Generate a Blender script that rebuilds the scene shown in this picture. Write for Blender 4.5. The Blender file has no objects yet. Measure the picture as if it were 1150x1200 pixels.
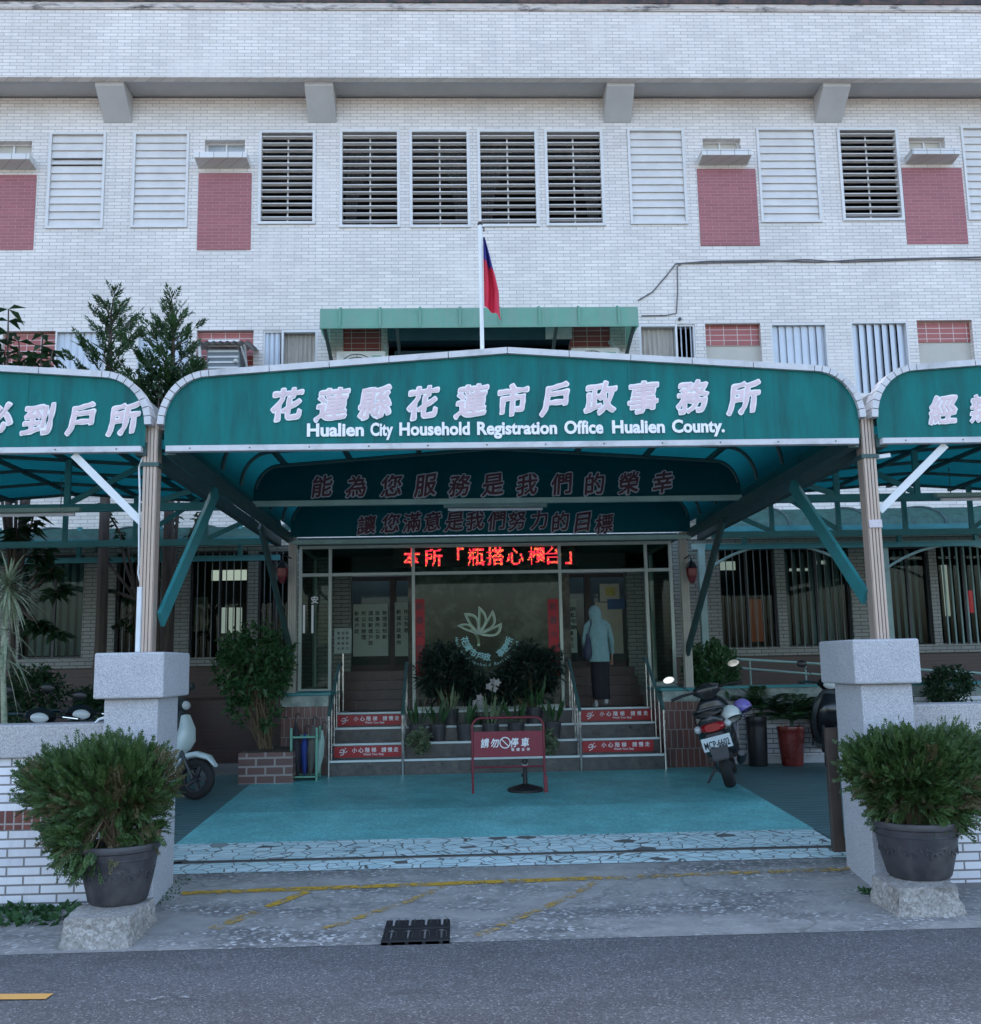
import bpy, bmesh, math, random
from mathutils import Vector, Matrix, noise
import numpy as np
RND = random.Random(7)
rad = math.radians
C = bpy.context.scene.collection
SC = bpy.context.scene

# ------------------------------------------------------------------ camera
F_PX, CX, CY, EYE = 1190.0, 575.0, 600.0, 1.65
PITCH, YAW, ROLL = rad(8.5), rad(2.0), rad(1.06)
sp, cp, sy, cy, sr, cr = math.sin(PITCH), math.cos(PITCH), math.sin(YAW), math.cos(YAW), math.sin(ROLL), math.cos(ROLL)
FW = Vector((sy*cp, cy*cp, sp)); R0 = Vector((cy, -sy, 0)); U0 = Vector((-sy*sp, -cy*sp, cp))
RT = R0*cr - U0*sr; UP = R0*sr + U0*cr
cam = bpy.data.cameras.new('camera'); cam_o = bpy.data.objects.new('camera', cam); C.objects.link(cam_o)
cam.sensor_fit = 'HORIZONTAL'; cam.sensor_width = 36; cam.lens = F_PX/1150*36
cam.clip_start = 0.05; cam.clip_end = 3000
M = Matrix((RT, UP, -FW)).transposed().to_4x4(); M.translation = (0, 0, EYE)
cam_o.matrix_world = M
SC.camera = cam_o

# ------------------------------------------------------------------ sky, sun, exposure
SUN_EL, SUN_AZ = rad(36), rad(-14)          # the sun stands behind the building, which shades the whole street front
w = bpy.data.worlds.new('World'); SC.world = w; w.use_nodes = True
nt = w.node_tree; nt.nodes.clear()
sky = nt.nodes.new('ShaderNodeTexSky'); sky.sky_type = 'NISHITA'; sky.sun_disc = False
sky.sun_elevation = SUN_EL; sky.sun_rotation = SUN_AZ; sky.air_density = 1.0; sky.dust_density = 4.0; sky.ozone_density = 0.6
hs = nt.nodes.new('ShaderNodeHueSaturation'); hs.inputs['Saturation'].default_value = 0.98
bg = nt.nodes.new('ShaderNodeBackground'); bg.inputs['Strength'].default_value = 0.12
wo = nt.nodes.new('ShaderNodeOutputWorld')
nt.links.new(sky.outputs[0], hs.inputs['Color']); nt.links.new(hs.outputs[0], bg.inputs[0]); nt.links.new(bg.outputs[0], wo.inputs[0])
sl = bpy.data.lights.new('sun', 'SUN'); sl.energy = 3.0; sl.angle = rad(0.5); sl.color = (1, 0.93, 0.82)
so = bpy.data.objects.new('sun', sl); C.objects.link(so)
sd = Vector((math.sin(SUN_AZ)*math.cos(SUN_EL), math.cos(SUN_AZ)*math.cos(SUN_EL), math.sin(SUN_EL)))
so.rotation_euler = (-sd).to_track_quat('-Z', 'Y').to_euler(); so.location = (0, 10, 40)
vs = SC.view_settings; vs.view_transform = 'Standard'; vs.look = 'None'; vs.gamma = 1; vs.exposure = 2.7
SC.cycles.use_denoising = True
SC.cycles.max_bounces = 10; SC.cycles.diffuse_bounces = 5; SC.cycles.transparent_max_bounces = 12
SC.cycles.sample_clamp_indirect = 6

# ------------------------------------------------------------------ measuring helpers (photo pixel + known depth -> metres)
def ray(px, py): return FW + RT*((px-CX)/F_PX) + UP*(-(py-CY)/F_PX)
def at(px, py, Y):
    d = ray(px, py); t = Y/d.y
    return Vector((d.x*t, Y, EYE+d.z*t))
PROF = [(-500, 0), (6.35, 0), (7.35, .035), (7.9, .1), (12.8, .32), (500, .32)]
def gz(Y):
    for (a, za), (b, zb) in zip(PROF, PROF[1:]):
        if Y <= b: return za + (zb-za)*(Y-a)/(b-a)
    return .32
def G(px, py):
    Y = 8.0
    for _ in range(30):
        d = ray(px, py); Y = (gz(Y)-EYE)/d.z*d.y
    return at(px, py, Y)

# ------------------------------------------------------------------ object helpers
ROOT = {}
def thing(name, label, cat, loc=(0, 0, 0), group=None):
    o = bpy.data.objects.new(name, None); C.objects.link(o); o.empty_display_size = .2
    o.location = loc; ROOT[o] = Vector(loc); o['label'] = label; o['category'] = cat
    if group: o['group'] = group
    return o
def tag(o, label, cat, group=None):
    o['label'] = label; o['category'] = cat
    if group: o['group'] = group
    return o
class MB:
    def __init__(s): s.v = []; s.f = []; s.mi = []; s.m = 0
    def add(s, vs, fs, mi=None):
        n = len(s.v); s.v += [tuple(v) for v in vs]; s.f += [tuple(i+n for i in f) for f in fs]
        s.mi += [s.m if mi is None else mi]*len(fs); return s
    def box(s, x0, x1, y0, y1, z0, z1, mi=None):
        return s.add([(x0,y0,z0),(x1,y0,z0),(x1,y1,z0),(x0,y1,z0),(x0,y0,z1),(x1,y0,z1),(x1,y1,z1),(x0,y1,z1)],
              [(0,3,2,1),(4,5,6,7),(0,1,5,4),(1,2,6,5),(2,3,7,6),(3,0,4,7)], mi)
    def bar(s, a, b, w, h, up=(0,0,1), mi=None):       # rectangular bar a->b, w across, h along 'up'
        a = Vector(a); b = Vector(b); d = (b-a).normalized(); u = Vector(up)
        if abs(d.dot(u)) > .98: u = Vector((0,1,0))
        x = d.cross(u).normalized(); u = x.cross(d).normalized()
        c = [(-1,-1),(1,-1),(1,1),(-1,1)]
        return s.add([p + x*(i*w/2) + u*(j*h/2) for p in (a,b) for i,j in c],
              [(3,2,1,0),(4,5,6,7),(0,1,5,4),(1,2,6,5),(2,3,7,6),(3,0,4,7)], mi)
    def tube(s, path, r, n=8, mi=None, cap=True, closed=False):
        path = [Vector(p) for p in path]; k = len(path); rs = r if isinstance(r, (list, tuple)) else [r]*k
        vs = []; ref = None
        for i, p in enumerate(path):
            if closed: d = path[(i+1)%k]-path[i-1]
            else: d = path[min(i+1,k-1)]-path[max(i-1,0)]
            d.normalize()
            if ref is None: ref = d.orthogonal().normalized()
            else:
                ref = ref - d*ref.dot(d)
                ref = ref.normalized() if ref.length > 1e-6 else d.orthogonal().normalized()
            q = d.cross(ref)
            vs += [p + (ref*math.cos(2*math.pi*j/n)+q*math.sin(2*math.pi*j/n))*rs[i] for j in range(n)]
        fs = [(i%k*n+j, i%k*n+(j+1)%n, (i+1)%k*n+(j+1)%n, (i+1)%k*n+j) for i in range(k if closed else k-1) for j in range(n)]
        if cap and not closed: fs += [tuple(range(n-1,-1,-1)), tuple((k-1)*n+j for j in range(n))]
        return s.add(vs, fs, mi)
    def lathe(s, prof, c=(0,0,0), n=32, mi=None):
        vs = [(c[0]+r*math.cos(2*math.pi*j/n), c[1]+r*math.sin(2*math.pi*j/n), c[2]+z) for r,z in prof for j in range(n)]
        fs = [(i*n+j, i*n+(j+1)%n, (i+1)*n+(j+1)%n, (i+1)*n+j) for i in range(len(prof)-1) for j in range(n)]
        return s.add(vs, fs, mi)
    def prism(s, poly, y0, y1, mi=None):               # XZ polygon pushed along Y (y0 front)
        n = len(poly)
        vs = [(x,y0,z) for x,z in poly]+[(x,y1,z) for x,z in poly]
        return s.add(vs, [tuple(range(n)), tuple(range(2*n-1,n-1,-1))]+[(i,i+n,(i+1)%n+n,(i+1)%n) for i in range(n)], mi)
    def prismx(s, poly, x0, x1, mi=None):              # YZ polygon pushed along X
        n = len(poly)
        vs = [(x0,y,z) for y,z in poly]+[(x1,y,z) for y,z in poly]
        return s.add(vs, [tuple(range(n)), tuple(range(2*n-1,n-1,-1))]+[(i,i+n,(i+1)%n+n,(i+1)%n) for i in range(n)], mi)
    def loft(s, secs, n=20, mi=None):                  # secs: (centre, half-vector a, half-vector b, power)
        vs = []
        for c, a, b, p in secs:
            c, a, b = Vector(c), Vector(a), Vector(b)
            for j in range(n):
                t = 2*math.pi*j/n; ct, st = math.cos(t), math.sin(t)
                vs.append(c + a*(math.copysign(abs(ct)**(2/p), ct)) + b*(math.copysign(abs(st)**(2/p), st)))
        k = len(secs)
        fs = [(i*n+j, i*n+(j+1)%n, (i+1)*n+(j+1)%n, (i+1)*n+j) for i in range(k-1) for j in range(n)]
        fs += [tuple(range(n-1,-1,-1)), tuple((k-1)*n+j for j in range(n))]
        return s.add(vs, fs, mi)
    def ball(s, c, rx, ry=None, rz=None, n=14, mi=None):
        ry = rx if ry is None else ry; rz = rx if rz is None else rz
        m = n//2; vs = []
        for i in range(m+1):
            a = math.pi*i/m; r = max(math.sin(a), 1e-3)
            vs += [(c[0]+rx*r*math.cos(2*math.pi*j/n), c[1]+ry*r*math.sin(2*math.pi*j/n), c[2]-rz*math.cos(a)) for j in range(n)]
        fs = [(i*n+j, i*n+(j+1)%n, (i+1)*n+(j+1)%n, (i+1)*n+j) for i in range(m) for j in range(n)]
        return s.add(vs, fs, mi)
    def leaf(s, p, d, nrm, L, W, mi=None, droop=0.0):
        p, d, nrm = Vector(p), Vector(d).normalized(), Vector(nrm)
        x = d.cross(nrm)
        if x.length < 1e-4: x = d.orthogonal()
        x.normalize(); n2 = x.cross(d)
        m = p + d*(L*.45) + n2*(W*.15); t = p + d*L - Vector((0,0,droop*L))
        return s.add([p, m+x*(W/2), t, m-x*(W/2)], [(0,1,2,3)], mi)
    def build(s, name, mats, parent=None, smooth=False, bevel=0, angle=40):
        me = bpy.data.meshes.new(name)
        off = ROOT.get(parent, Vector((0,0,0))) if parent else Vector((0,0,0))
        me.from_pydata([(v[0]-off.x, v[1]-off.y, v[2]-off.z) for v in s.v], [], s.f)
        for m in (mats if isinstance(mats, (list, tuple)) else [mats]): me.materials.append(m)
        me.polygons.foreach_set('material_index', s.mi)
        if smooth:
            me.polygons.foreach_set('use_smooth', [True]*len(s.f)); me.set_sharp_from_angle(angle=rad(angle))
        me.update()
        o = bpy.data.objects.new(name, me); C.objects.link(o)
        if parent: o.parent = parent; ROOT[o] = off
        if bevel:
            b = o.modifiers.new('bevel', 'BEVEL'); b.width = bevel; b.segments = 2; b.limit_method = 'ANGLE'; b.angle_limit = rad(50)
        return o
def struct(o): o['kind'] = 'structure'; return o

# ------------------------------------------------------------------ materials
def _mat(name):
    m = bpy.data.materials.new(name); m.use_nodes = True; t = m.node_tree
    return m, t, t.nodes['Principled BSDF']
def N(t, typ, **kw):
    n = t.nodes.new(typ)
    for k, v in kw.items():
        if k.startswith('i_'): n.inputs[k[2:].replace('_', ' ')].default_value = v
        else: setattr(n, k, v)
    return n
def mixc(t, fac, a, b, mode='MIX'):
    m = t.nodes.new('ShaderNodeMix'); m.data_type = 'RGBA'; m.blend_type = mode
    for sock, val in ((m.inputs[0], fac), (m.inputs[6], a), (m.inputs[7], b)):
        if hasattr(val, 'links') or isinstance(val, bpy.types.NodeSocket): t.links.new(val, sock)
        else: sock.default_value = val if not isinstance(val, tuple) else (*val[:3], 1)
    return m.outputs[2]
def ramp(t, src, pts):
    r = t.nodes.new('ShaderNodeValToRGB'); e = r.color_ramp.elements
    while len(e) < len(pts): e.new(.5)
    for el, (p, c) in zip(e, pts):
        el.position = p; el.color = (*c, 1) if isinstance(c, tuple) else (c, c, c, 1)
    t.links.new(src, r.inputs[0]); return r.outputs[0]
def objco(t, scale=None):
    c = t.nodes.new('ShaderNodeTexCoord').outputs['Object']
    if scale is None: return c
    m = t.nodes.new('ShaderNodeMapping'); m.inputs['Scale'].default_value = scale
    t.links.new(c, m.inputs[0]); return m.outputs[0]
def noise_n(t, co, scale, detail=4, rough=.55):
    n = N(t, 'ShaderNodeTexNoise', i_Scale=scale, i_Detail=detail, i_Roughness=rough); t.links.new(co, n.inputs['Vector']); return n.outputs[0]
def bump(t, b, h, strength=.3, dist=.01):
    n = N(t, 'ShaderNodeBump', i_Strength=strength, i_Distance=dist); t.links.new(h, n.inputs['Height']); t.links.new(n.outputs[0], b.inputs['Normal'])
def pbr(name, col, rough=.6, metal=0, var=.18, scale=6, bmp=0, bscale=80, stretch=None, dirt=None, dscale=2.5, spec=.5, dlo=.5, dhi=.72):
    m, t, b = _mat(name); co = objco(t, stretch)
    n = noise_n(t, co, scale, 5, .6)
    c0 = tuple(x*(1-var) for x in col); c1 = tuple(min(1, x*(1+var)) for x in col)
    out = ramp(t, n, [(.3, c0), (.7, c1)])
    if dirt:
        d = ramp(t, noise_n(t, co, dscale, 8, .7), [(dlo, 0.0), (dhi, 1.0)])
        out = mixc(t, d, out, dirt)
    t.links.new(out, b.inputs['Base Color'])
    rr = ramp(t, n, [(.3, max(0,rough-.1)), (.7, min(1,rough+.1))]); t.links.new(rr, b.inputs['Roughness'])
    b.inputs['Metallic'].default_value = metal; b.inputs['Specular IOR Level'].default_value = spec
    if bmp: bump(t, b, noise_n(t, co, bscale, 4), bmp, .005)
    return m
def tile(name, c1, c2, mortar, bw=.235, rh=.06, ms=.006, rough=.35, off=.5, stain=None, bmp=.5, freq=2, blotch=None):
    m, t, b = _mat(name); co = objco(t)
    s = N(t, 'ShaderNodeSeparateXYZ'); t.links.new(co, s.inputs[0])
    a = N(t, 'ShaderNodeMath', operation='ADD'); t.links.new(s.outputs[0], a.inputs[0]); t.links.new(s.outputs[1], a.inputs[1])
    cb = N(t, 'ShaderNodeCombineXYZ'); t.links.new(a.outputs[0], cb.inputs[0]); t.links.new(s.outputs[2], cb.inputs[1])
    br = N(t, 'ShaderNodeTexBrick', offset=off, offset_frequency=freq); t.links.new(cb.outputs[0], br.inputs['Vector'])
    for k, v in (('Scale', 1), ('Mortar Size', ms), ('Brick Width', bw), ('Row Height', rh), ('Mortar Smooth', .15), ('Bias', 0.0)): br.inputs[k].default_value = v
    br.inputs['Color1'].default_value = (*c1, 1); br.inputs['Color2'].default_value = (*c2, 1); br.inputs['Mortar'].default_value = (*mortar, 1)
    big = ramp(t, noise_n(t, co, .7, 5), [(.3, .88), (.7, 1.06)])
    out = mixc(t, 1.0, br.outputs['Color'], big, 'MULTIPLY')
    if blotch:      # tiles whose joints were filled pale in a repair
        f = ramp(t, noise_n(t, co, .45, 4, .65), [(.56, 0.0), (.63, .6)]); out = mixc(t, f, out, mixc(t, .75, br.outputs['Color'], blotch))
    if stain:
        mp = t.nodes.new('ShaderNodeMapping'); mp.inputs['Scale'].default_value = (3, 3, .35); t.links.new(co, mp.inputs[0])
        f = ramp(t, noise_n(t, mp.outputs[0], 2.2, 6, .7), [(.52, 0.0), (.78, .55)]); out = mixc(t, f, out, stain)
    t.links.new(out, b.inputs['Base Color']); b.inputs['Roughness'].default_value = rough
    inv = N(t, 'ShaderNodeMath', operation='SUBTRACT'); inv.inputs[0].default_value = 1; t.links.new(br.outputs['Fac'], inv.inputs[1])
    bump(t, b, inv.outputs[0], bmp, .004)
    return m
def sheet(name, col, trans=.75, gloss=.03, rough=.3, var=.12, dirt=None):     # dyed translucent plastic
    m, t, b = _mat(name); t.nodes.remove(b); co = objco(t)
    n = noise_n(t, co, 1.6, 5, .6)
    c = ramp(t, n, [(.3, tuple(x*(1-var) for x in col)), (.7, tuple(min(1,x*(1+var)) for x in col))])
    if dirt:
        mp = t.nodes.new('ShaderNodeMapping'); mp.inputs['Scale'].default_value = (6, 6, .8); t.links.new(co, mp.inputs[0])
        c = mixc(t, ramp(t, noise_n(t, mp.outputs[0], 1.5, 6, .7), [(.4, 0.0), (.68, .75)]), c, dirt)
    d = N(t, 'ShaderNodeBsdfDiffuse'); tr = N(t, 'ShaderNodeBsdfTranslucent'); g = N(t, 'ShaderNodeBsdfGlossy', i_Roughness=rough)
    t.links.new(c, d.inputs[0]); t.links.new(c, tr.inputs[0])
    m1 = N(t, 'ShaderNodeMixShader'); m1.inputs[0].default_value = trans; t.links.new(d.outputs[0], m1.inputs[1]); t.links.new(tr.outputs[0], m1.inputs[2])
    m2 = N(t, 'ShaderNodeMixShader'); m2.inputs[0].default_value = gloss; t.links.new(m1.outputs[0], m2.inputs[1]); t.links.new(g.outputs[0], m2.inputs[2])
    t.links.new(m2.outputs[0], t.nodes['Material Output'].inputs[0]); return m
def glassy(name, tint=(.8,.88,.85), refl=1.0, ior=1.2):
    m, t, b = _mat(name); t.nodes.remove(b)
    tr = N(t, 'ShaderNodeBsdfTransparent'); tr.inputs[0].default_value = (*tint, 1)
    g = N(t, 'ShaderNodeBsdfGlossy', i_Roughness=.02); g.inputs[0].default_value = (refl, refl, refl, 1)
    fr = N(t, 'ShaderNodeFresnel'); fr.inputs[0].default_value = ior
    x = N(t, 'ShaderNodeMixShader'); t.links.new(fr.outputs[0], x.inputs[0]); t.links.new(tr.outputs[0], x.inputs[1]); t.links.new(g.outputs[0], x.inputs[2])
    t.links.new(x.outputs[0], t.nodes['Material Output'].inputs[0]); return m
def glow(name, col, strength):
    m, t, b = _mat(name); b.inputs['Base Color'].default_value = (*col, 1)
    b.inputs['Emission Color'].default_value = (*col, 1); b.inputs['Emission Strength'].default_value = strength; return m
def leafm(name, c0, c1, scale=14, trans=.25):
    m, t, b = _mat(name); co = objco(t)
    n = noise_n(t, co, scale, 3); n2 = noise_n(t, co, scale*9, 2)
    mx = N(t, 'ShaderNodeMath', operation='ADD'); t.links.new(n, mx.inputs[0]); t.links.new(n2, mx.inputs[1])
    hv = N(t, 'ShaderNodeMath', operation='MULTIPLY'); hv.inputs[1].default_value = .5; t.links.new(mx.outputs[0], hv.inputs[0])
    c = ramp(t, hv.outputs[0], [(.36, c0), (.64, c1)])
    t.links.new(c, b.inputs['Base Color']); b.inputs['Roughness'].default_value = .5
    tr = N(t, 'ShaderNodeBsdfTranslucent'); t.links.new(c, tr.inputs[0])
    x = N(t, 'ShaderNodeMixShader'); x.inputs[0].default_value = trans
    t.links.new(b.outputs[0], x.inputs[1]); t.links.new(tr.outputs[0], x.inputs[2]); t.links.new(x.outputs[0], t.nodes['Material Output'].inputs[0]); return m
def speckle(name, base, dark, light, scale=220, rough=.6, bmp=.2, big=.12, pd=.38, pl=.66):
    m, t, b = _mat(name); co = objco(t)
    v = N(t, 'ShaderNodeTexVoronoi', i_Scale=scale); t.links.new(co, v.inputs['Vector'])
    s = N(t, 'ShaderNodeSeparateColor'); t.links.new(v.outputs['Color'], s.inputs[0])
    c = ramp(t, s.outputs[0], [(pd-.18, dark), (pd, base), (pl, base), (pl+.14, light)])
    g = ramp(t, noise_n(t, co, 1.8, 6, .65), [(.3, 1-big), (.7, 1+big)])
    c = mixc(t, 1.0, c, g, 'MULTIPLY'); t.links.new(c, b.inputs['Base Color']); b.inputs['Roughness'].default_value = rough
    if bmp: bump(t, b, noise_n(t, co, scale*.6, 3), bmp, .004)
    return m

W_TILE = tile('white_wall_tile', (.705,.66,.62), (.6,.56,.525), (.37,.355,.355), stain=(.45,.435,.43), blotch=(.65,.61,.58))
WARM_TILE = tile('ground_floor_tile', (.2,.215,.19), (.16,.17,.15), (.035,.035,.035))  # base colour darkened for the shade under the canopies
FRONT_TILE = tile('front_wall_tile', (.76,.76,.78), (.64,.64,.68), (.2,.19,.19), bw=.235, rh=.062, ms=.007, stain=(.3,.27,.24))
RED_TILE = tile('red_wall_tile', (.3,.085,.09), (.25,.068,.072), (.36,.17,.17), bw=.235, rh=.06, ms=.0035, off=.5, bmp=.2)
RED_TILE_LOW = tile('red_spandrel_tile', (.33,.07,.06), (.27,.055,.05), (.55,.45,.42), bw=.235, rh=.095, ms=.006, off=.0)
SOLDIER = tile('red_band_tile', (.2,.06,.045), (.13,.04,.035), (.35,.3,.28), bw=.062, rh=.3, ms=.006, off=0)
BROWN_TILE = tile('brown_pier_tile', (.14,.055,.045), (.09,.04,.036), (.2,.18,.17), bw=.075, rh=.235, ms=.006, off=.3, stain=(.33,.32,.3))
BROWN_BASE = tile('brown_base_tile', (.055,.02,.017), (.04,.016,.014), (.035,.025,.022))
BRICK_BOX = tile('planter_brick', (.17,.09,.08), (.12,.07,.065), (.32,.28,.26), bw=.22, rh=.1, ms=.012)
DARK_GRANITE = pbr('stair_stone', (.06,.06,.06), .35, var=.3, scale=14, dirt=(.12,.11,.1), dscale=5)
CONC = pbr('painted_concrete', (.46,.46,.47), .7, var=.08, scale=2, dirt=(.42,.42,.43))
PALE = pbr('pale_aluminium', (.58,.58,.58), .4, var=.06, scale=3)
SLAT = pbr('louvre_slat', (.57,.56,.55), .45, var=.09, scale=2.5)
BLUE_SLAT = pbr('vertical_slat', (.5,.55,.62), .5, var=.08, scale=2)
GREY_SLAT = pbr('grey_vertical_slat', (.27,.29,.3), .5, var=.12, scale=2)
DARKROOM = pbr('dim_interior', (.02,.02,.022), .9, var=.3, scale=1)
CURTAIN = pbr('curtain_cloth', (.38,.35,.31), .9, var=.2, scale=14, stretch=(6,1,.3))
NET = pbr('net_curtain', (.045,.043,.04), .9, var=.25, scale=10)
BOARD = pbr('beige_board', (.45,.43,.38), .7, var=.08, scale=2)
GRANITE = speckle('grey_granite', (.41,.42,.45), (.29,.295,.31), (.51,.52,.54), 230, .65, .1, .08)
GRANITE2 = speckle('granite_coping', (.38,.37,.37), (.24,.23,.24), (.48,.47,.46), 230, .7, .1)
ROCK = speckle('rough_stone', (.29,.27,.245), (.22,.205,.185), (.36,.34,.31), 75, .9, .8, .2)
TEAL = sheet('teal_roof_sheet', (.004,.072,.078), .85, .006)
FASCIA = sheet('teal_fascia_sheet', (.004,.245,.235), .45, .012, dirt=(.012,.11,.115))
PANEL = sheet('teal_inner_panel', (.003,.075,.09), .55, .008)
BARREL = sheet('green_barrel_sheet', (.085,.22,.185), .5, dirt=(.06,.1,.085))
AWN = sheet('green_awning_sheet', (.17,.42,.31), .35, dirt=(.26,.38,.32))
STEEL_TEAL = pbr('teal_painted_steel', (.025,.19,.2), .45, var=.15, scale=4)
STEEL_DARK = pbr('dark_green_steel', (.03,.075,.075), .55, var=.2, scale=5)
STEEL_PALE = pbr('greenish_steel', (.23,.34,.31), .5, var=.15, scale=5)
TRIM = pbr('trim_strip', (.5,.51,.53), .4, var=.1, scale=8, dirt=(.3,.31,.32))
POST_M = pbr('post_steel', (.4,.32,.265), .4, metal=.2, var=.15, scale=7, stretch=(1,1,.15), dirt=(.28,.19,.14), dlo=.56, dhi=.8)
WHITE_ST = pbr('white_steel', (.62,.66,.68), .5, var=.08)
ALU = pbr('door_frame_alu', (.36,.41,.37), .4, metal=.2, var=.1)
STAINLESS = pbr('stainless_rail', (.5,.5,.48), .25, metal=.9, var=.1)
NOSE = pbr('stair_nosing', (.62,.7,.7), .4, var=.08)
GLASS = glassy('porch_glass', (.72,.82,.79))
RED_SIGN = pbr('red_sign_face', (.38,.012,.02), .4, var=.08)
MAROON = pbr('maroon_sign_paint', (.2,.012,.03), .5, var=.1, scale=8)
MAROON_PIPE = pbr('maroon_pipe', (.16,.012,.025), .45, var=.1)
LET_W = pbr('white_letter', (.74,.75,.78), .4, var=.04)
LET_PINK = pbr('faded_pink_letter', (.62,.49,.52), .45, var=.12, scale=9)
LET_MAROON = pbr('maroon_letter', (.06,.008,.02), .5, var=.1)
INK = pbr('black_ink', (.012,.014,.02), .6)
BLACK = pbr('black_plastic', (.014,.014,.016), .4, var=.2)
RUBBER = pbr('tyre_rubber', (.012,.012,.012), .8, var=.2)
POT = pbr('dark_pot_plastic', (.045,.043,.048), .45, var=.2, scale=10, dirt=(.09,.085,.08))
POT_R = pbr('red_glazed_pot', (.17,.025,.02), .3, var=.2)
SOIL = pbr('soil', (.035,.027,.02), .95, var=.3, scale=30, bmp=.6)
BARK = pbr('tree_bark', (.07,.055,.045), .9, var=.3, scale=20, stretch=(1,1,.2), bmp=.6)
TWIG = pbr('bush_twig', (.12,.085,.05), .9, var=.3, scale=20)
CYP = leafm('cypress_leaf', (.02,.052,.014), (.072,.135,.034), 9, .15)
CYP_D = leafm('cypress_leaf_dry', (.08,.075,.03), (.13,.11,.05), 9, .15)
CONIF = leafm('conifer_leaf', (.012,.04,.014), (.04,.1,.03), 4)
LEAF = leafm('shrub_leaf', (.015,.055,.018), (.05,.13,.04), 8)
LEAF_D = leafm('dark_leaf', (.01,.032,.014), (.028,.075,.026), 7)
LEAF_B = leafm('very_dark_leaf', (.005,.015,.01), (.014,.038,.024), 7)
LET_DULL = pbr('dull_white_outline', (.3,.33,.38), .5, var=.1)  # letter white darkened for the shade inside the canopy
LEAF_V = leafm('variegated_leaf', (.05,.11,.05), (.28,.32,.2), 12)
YUCCA = leafm('spiky_leaf', (.16,.22,.13), (.42,.46,.34), 6)
FLOWER = pbr('white_flower', (.32,.3,.3), .6)
FY = 16.5                                   # facade plane
# ------------------------------------------------------------------ ground
def strip(name, x0, x1, ys, m, lift=0.0, kind='structure', xs=None):
    mb = MB(); pts = sorted(set([y for y in ys] + [y for y, _ in PROF if min(ys) < y < max(ys)]))
    for a, b in zip(pts, pts[1:]):
        mb.add([(x0,a,gz(a)+lift),(x1,a,gz(a)+lift),(x1,b,gz(b)+lift),(x0,b,gz(b)+lift)], [(0,1,2,3)])
    o = mb.build(name, m)
    if kind: o['kind'] = kind
    return o
def asphalt():
    m, t, b = _mat('road_asphalt'); co = objco(t)
    v = N(t, 'ShaderNodeTexVoronoi', i_Scale=110); t.links.new(co, v.inputs['Vector'])
    s = N(t, 'ShaderNodeSeparateColor'); t.links.new(v.outputs['Color'], s.inputs[0])
    c = ramp(t, s.outputs[0], [(.1, (.062,.062,.064)), (.55, (.095,.095,.098)), (.9, (.128,.128,.13)), (.985, (.25,.25,.25))])
    g = ramp(t, noise_n(t, objco(t, (.5,1.3,1)), .9, 8, .72), [(.3, .66), (.7, 1.28)]); c = mixc(t, 1.0, c, g, 'MULTIPLY'); c = mixc(t, ramp(t, noise_n(t, objco(t, (1,2.2,1)), 1.3, 5, .6), [(.62, 0.0), (.7, .45)]), c, (.045,.045,.047))
    k = N(t, 'ShaderNodeTexVoronoi', i_Scale=9); t.links.new(co, k.inputs['Vector'])
    sp_ = ramp(t, k.outputs['Distance'], [(.0, 1.0), (.09, 0.0)]); k2 = N(t, 'ShaderNodeSeparateColor'); t.links.new(k.outputs['Color'], k2.inputs[0])
    f = N(t, 'ShaderNodeMath', operation='MULTIPLY'); t.links.new(sp_, f.inputs[0]); t.links.new(ramp(t, k2.outputs[1], [(.72, 0.0), (.75, .9)]), f.inputs[1])
    c = mixc(t, f.outputs[0], c, (.02,.02,.022))
    t.links.new(c, b.inputs['Base Color']); b.inputs['Roughness'].default_value = .8
    bump(t, b, noise_n(t, co, 130, 3), .5, .006); return m
def apron_m():
    m, t, b = _mat('worn_concrete'); co = objco(t)
    v = N(t, 'ShaderNodeTexVoronoi', i_Scale=42); t.links.new(co, v.inputs['Vector'])
    s = N(t, 'ShaderNodeSeparateColor'); t.links.new(v.outputs['Color'], s.inputs[0])
    wear = ramp(t, noise_n(t, objco(t, (.6,1.6,1)), 1.1, 7, .7), [(.38, 0.0), (.58, 1.0)])
    stone = ramp(t, s.outputs[0], [(.5, (.11,.11,.11)), (.72, (.2,.195,.19)), (.93, (.34,.34,.33)), (.99, (.62,.62,.6))])
    plain = ramp(t, noise_n(t, co, 5, 7, .7), [(.3, (.21,.205,.19)), (.7, (.34,.33,.31))])
    c = mixc(t, wear, stone, plain)
    cr_ = N(t, 'ShaderNodeTexVoronoi', feature='DISTANCE_TO_EDGE', i_Scale=.45); nn = N(t, 'ShaderNodeTexNoise', i_Scale=3, i_Detail=6); t.links.new(co, nn.inputs['Vector'])
    vm = N(t, 'ShaderNodeVectorMath', operation='MULTIPLY_ADD'); vm.inputs[1].default_value = (.55,.55,.55); t.links.new(nn.outputs['Color'], vm.inputs[0]); t.links.new(co, vm.inputs[2]); t.links.new(vm.outputs[0], cr_.inputs['Vector'])
    c = mixc(t, ramp(t, cr_.outputs['Distance'], [(.002, .5), (.008, 0.0)]), c, (.09,.085,.08))
    pale = ramp(t, noise_n(t, objco(t, (.8,2.4,1)), 1.7, 8, .75), [(.66, 0.0), (.7, .75)]); c = mixc(t, pale, c, (.48,.47,.45))
    t.links.new(c, b.inputs['Base Color']); b.inputs['Roughness'].default_value = .85
    bump(t, b, s.outputs[0], .25, .006); return m
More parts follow.
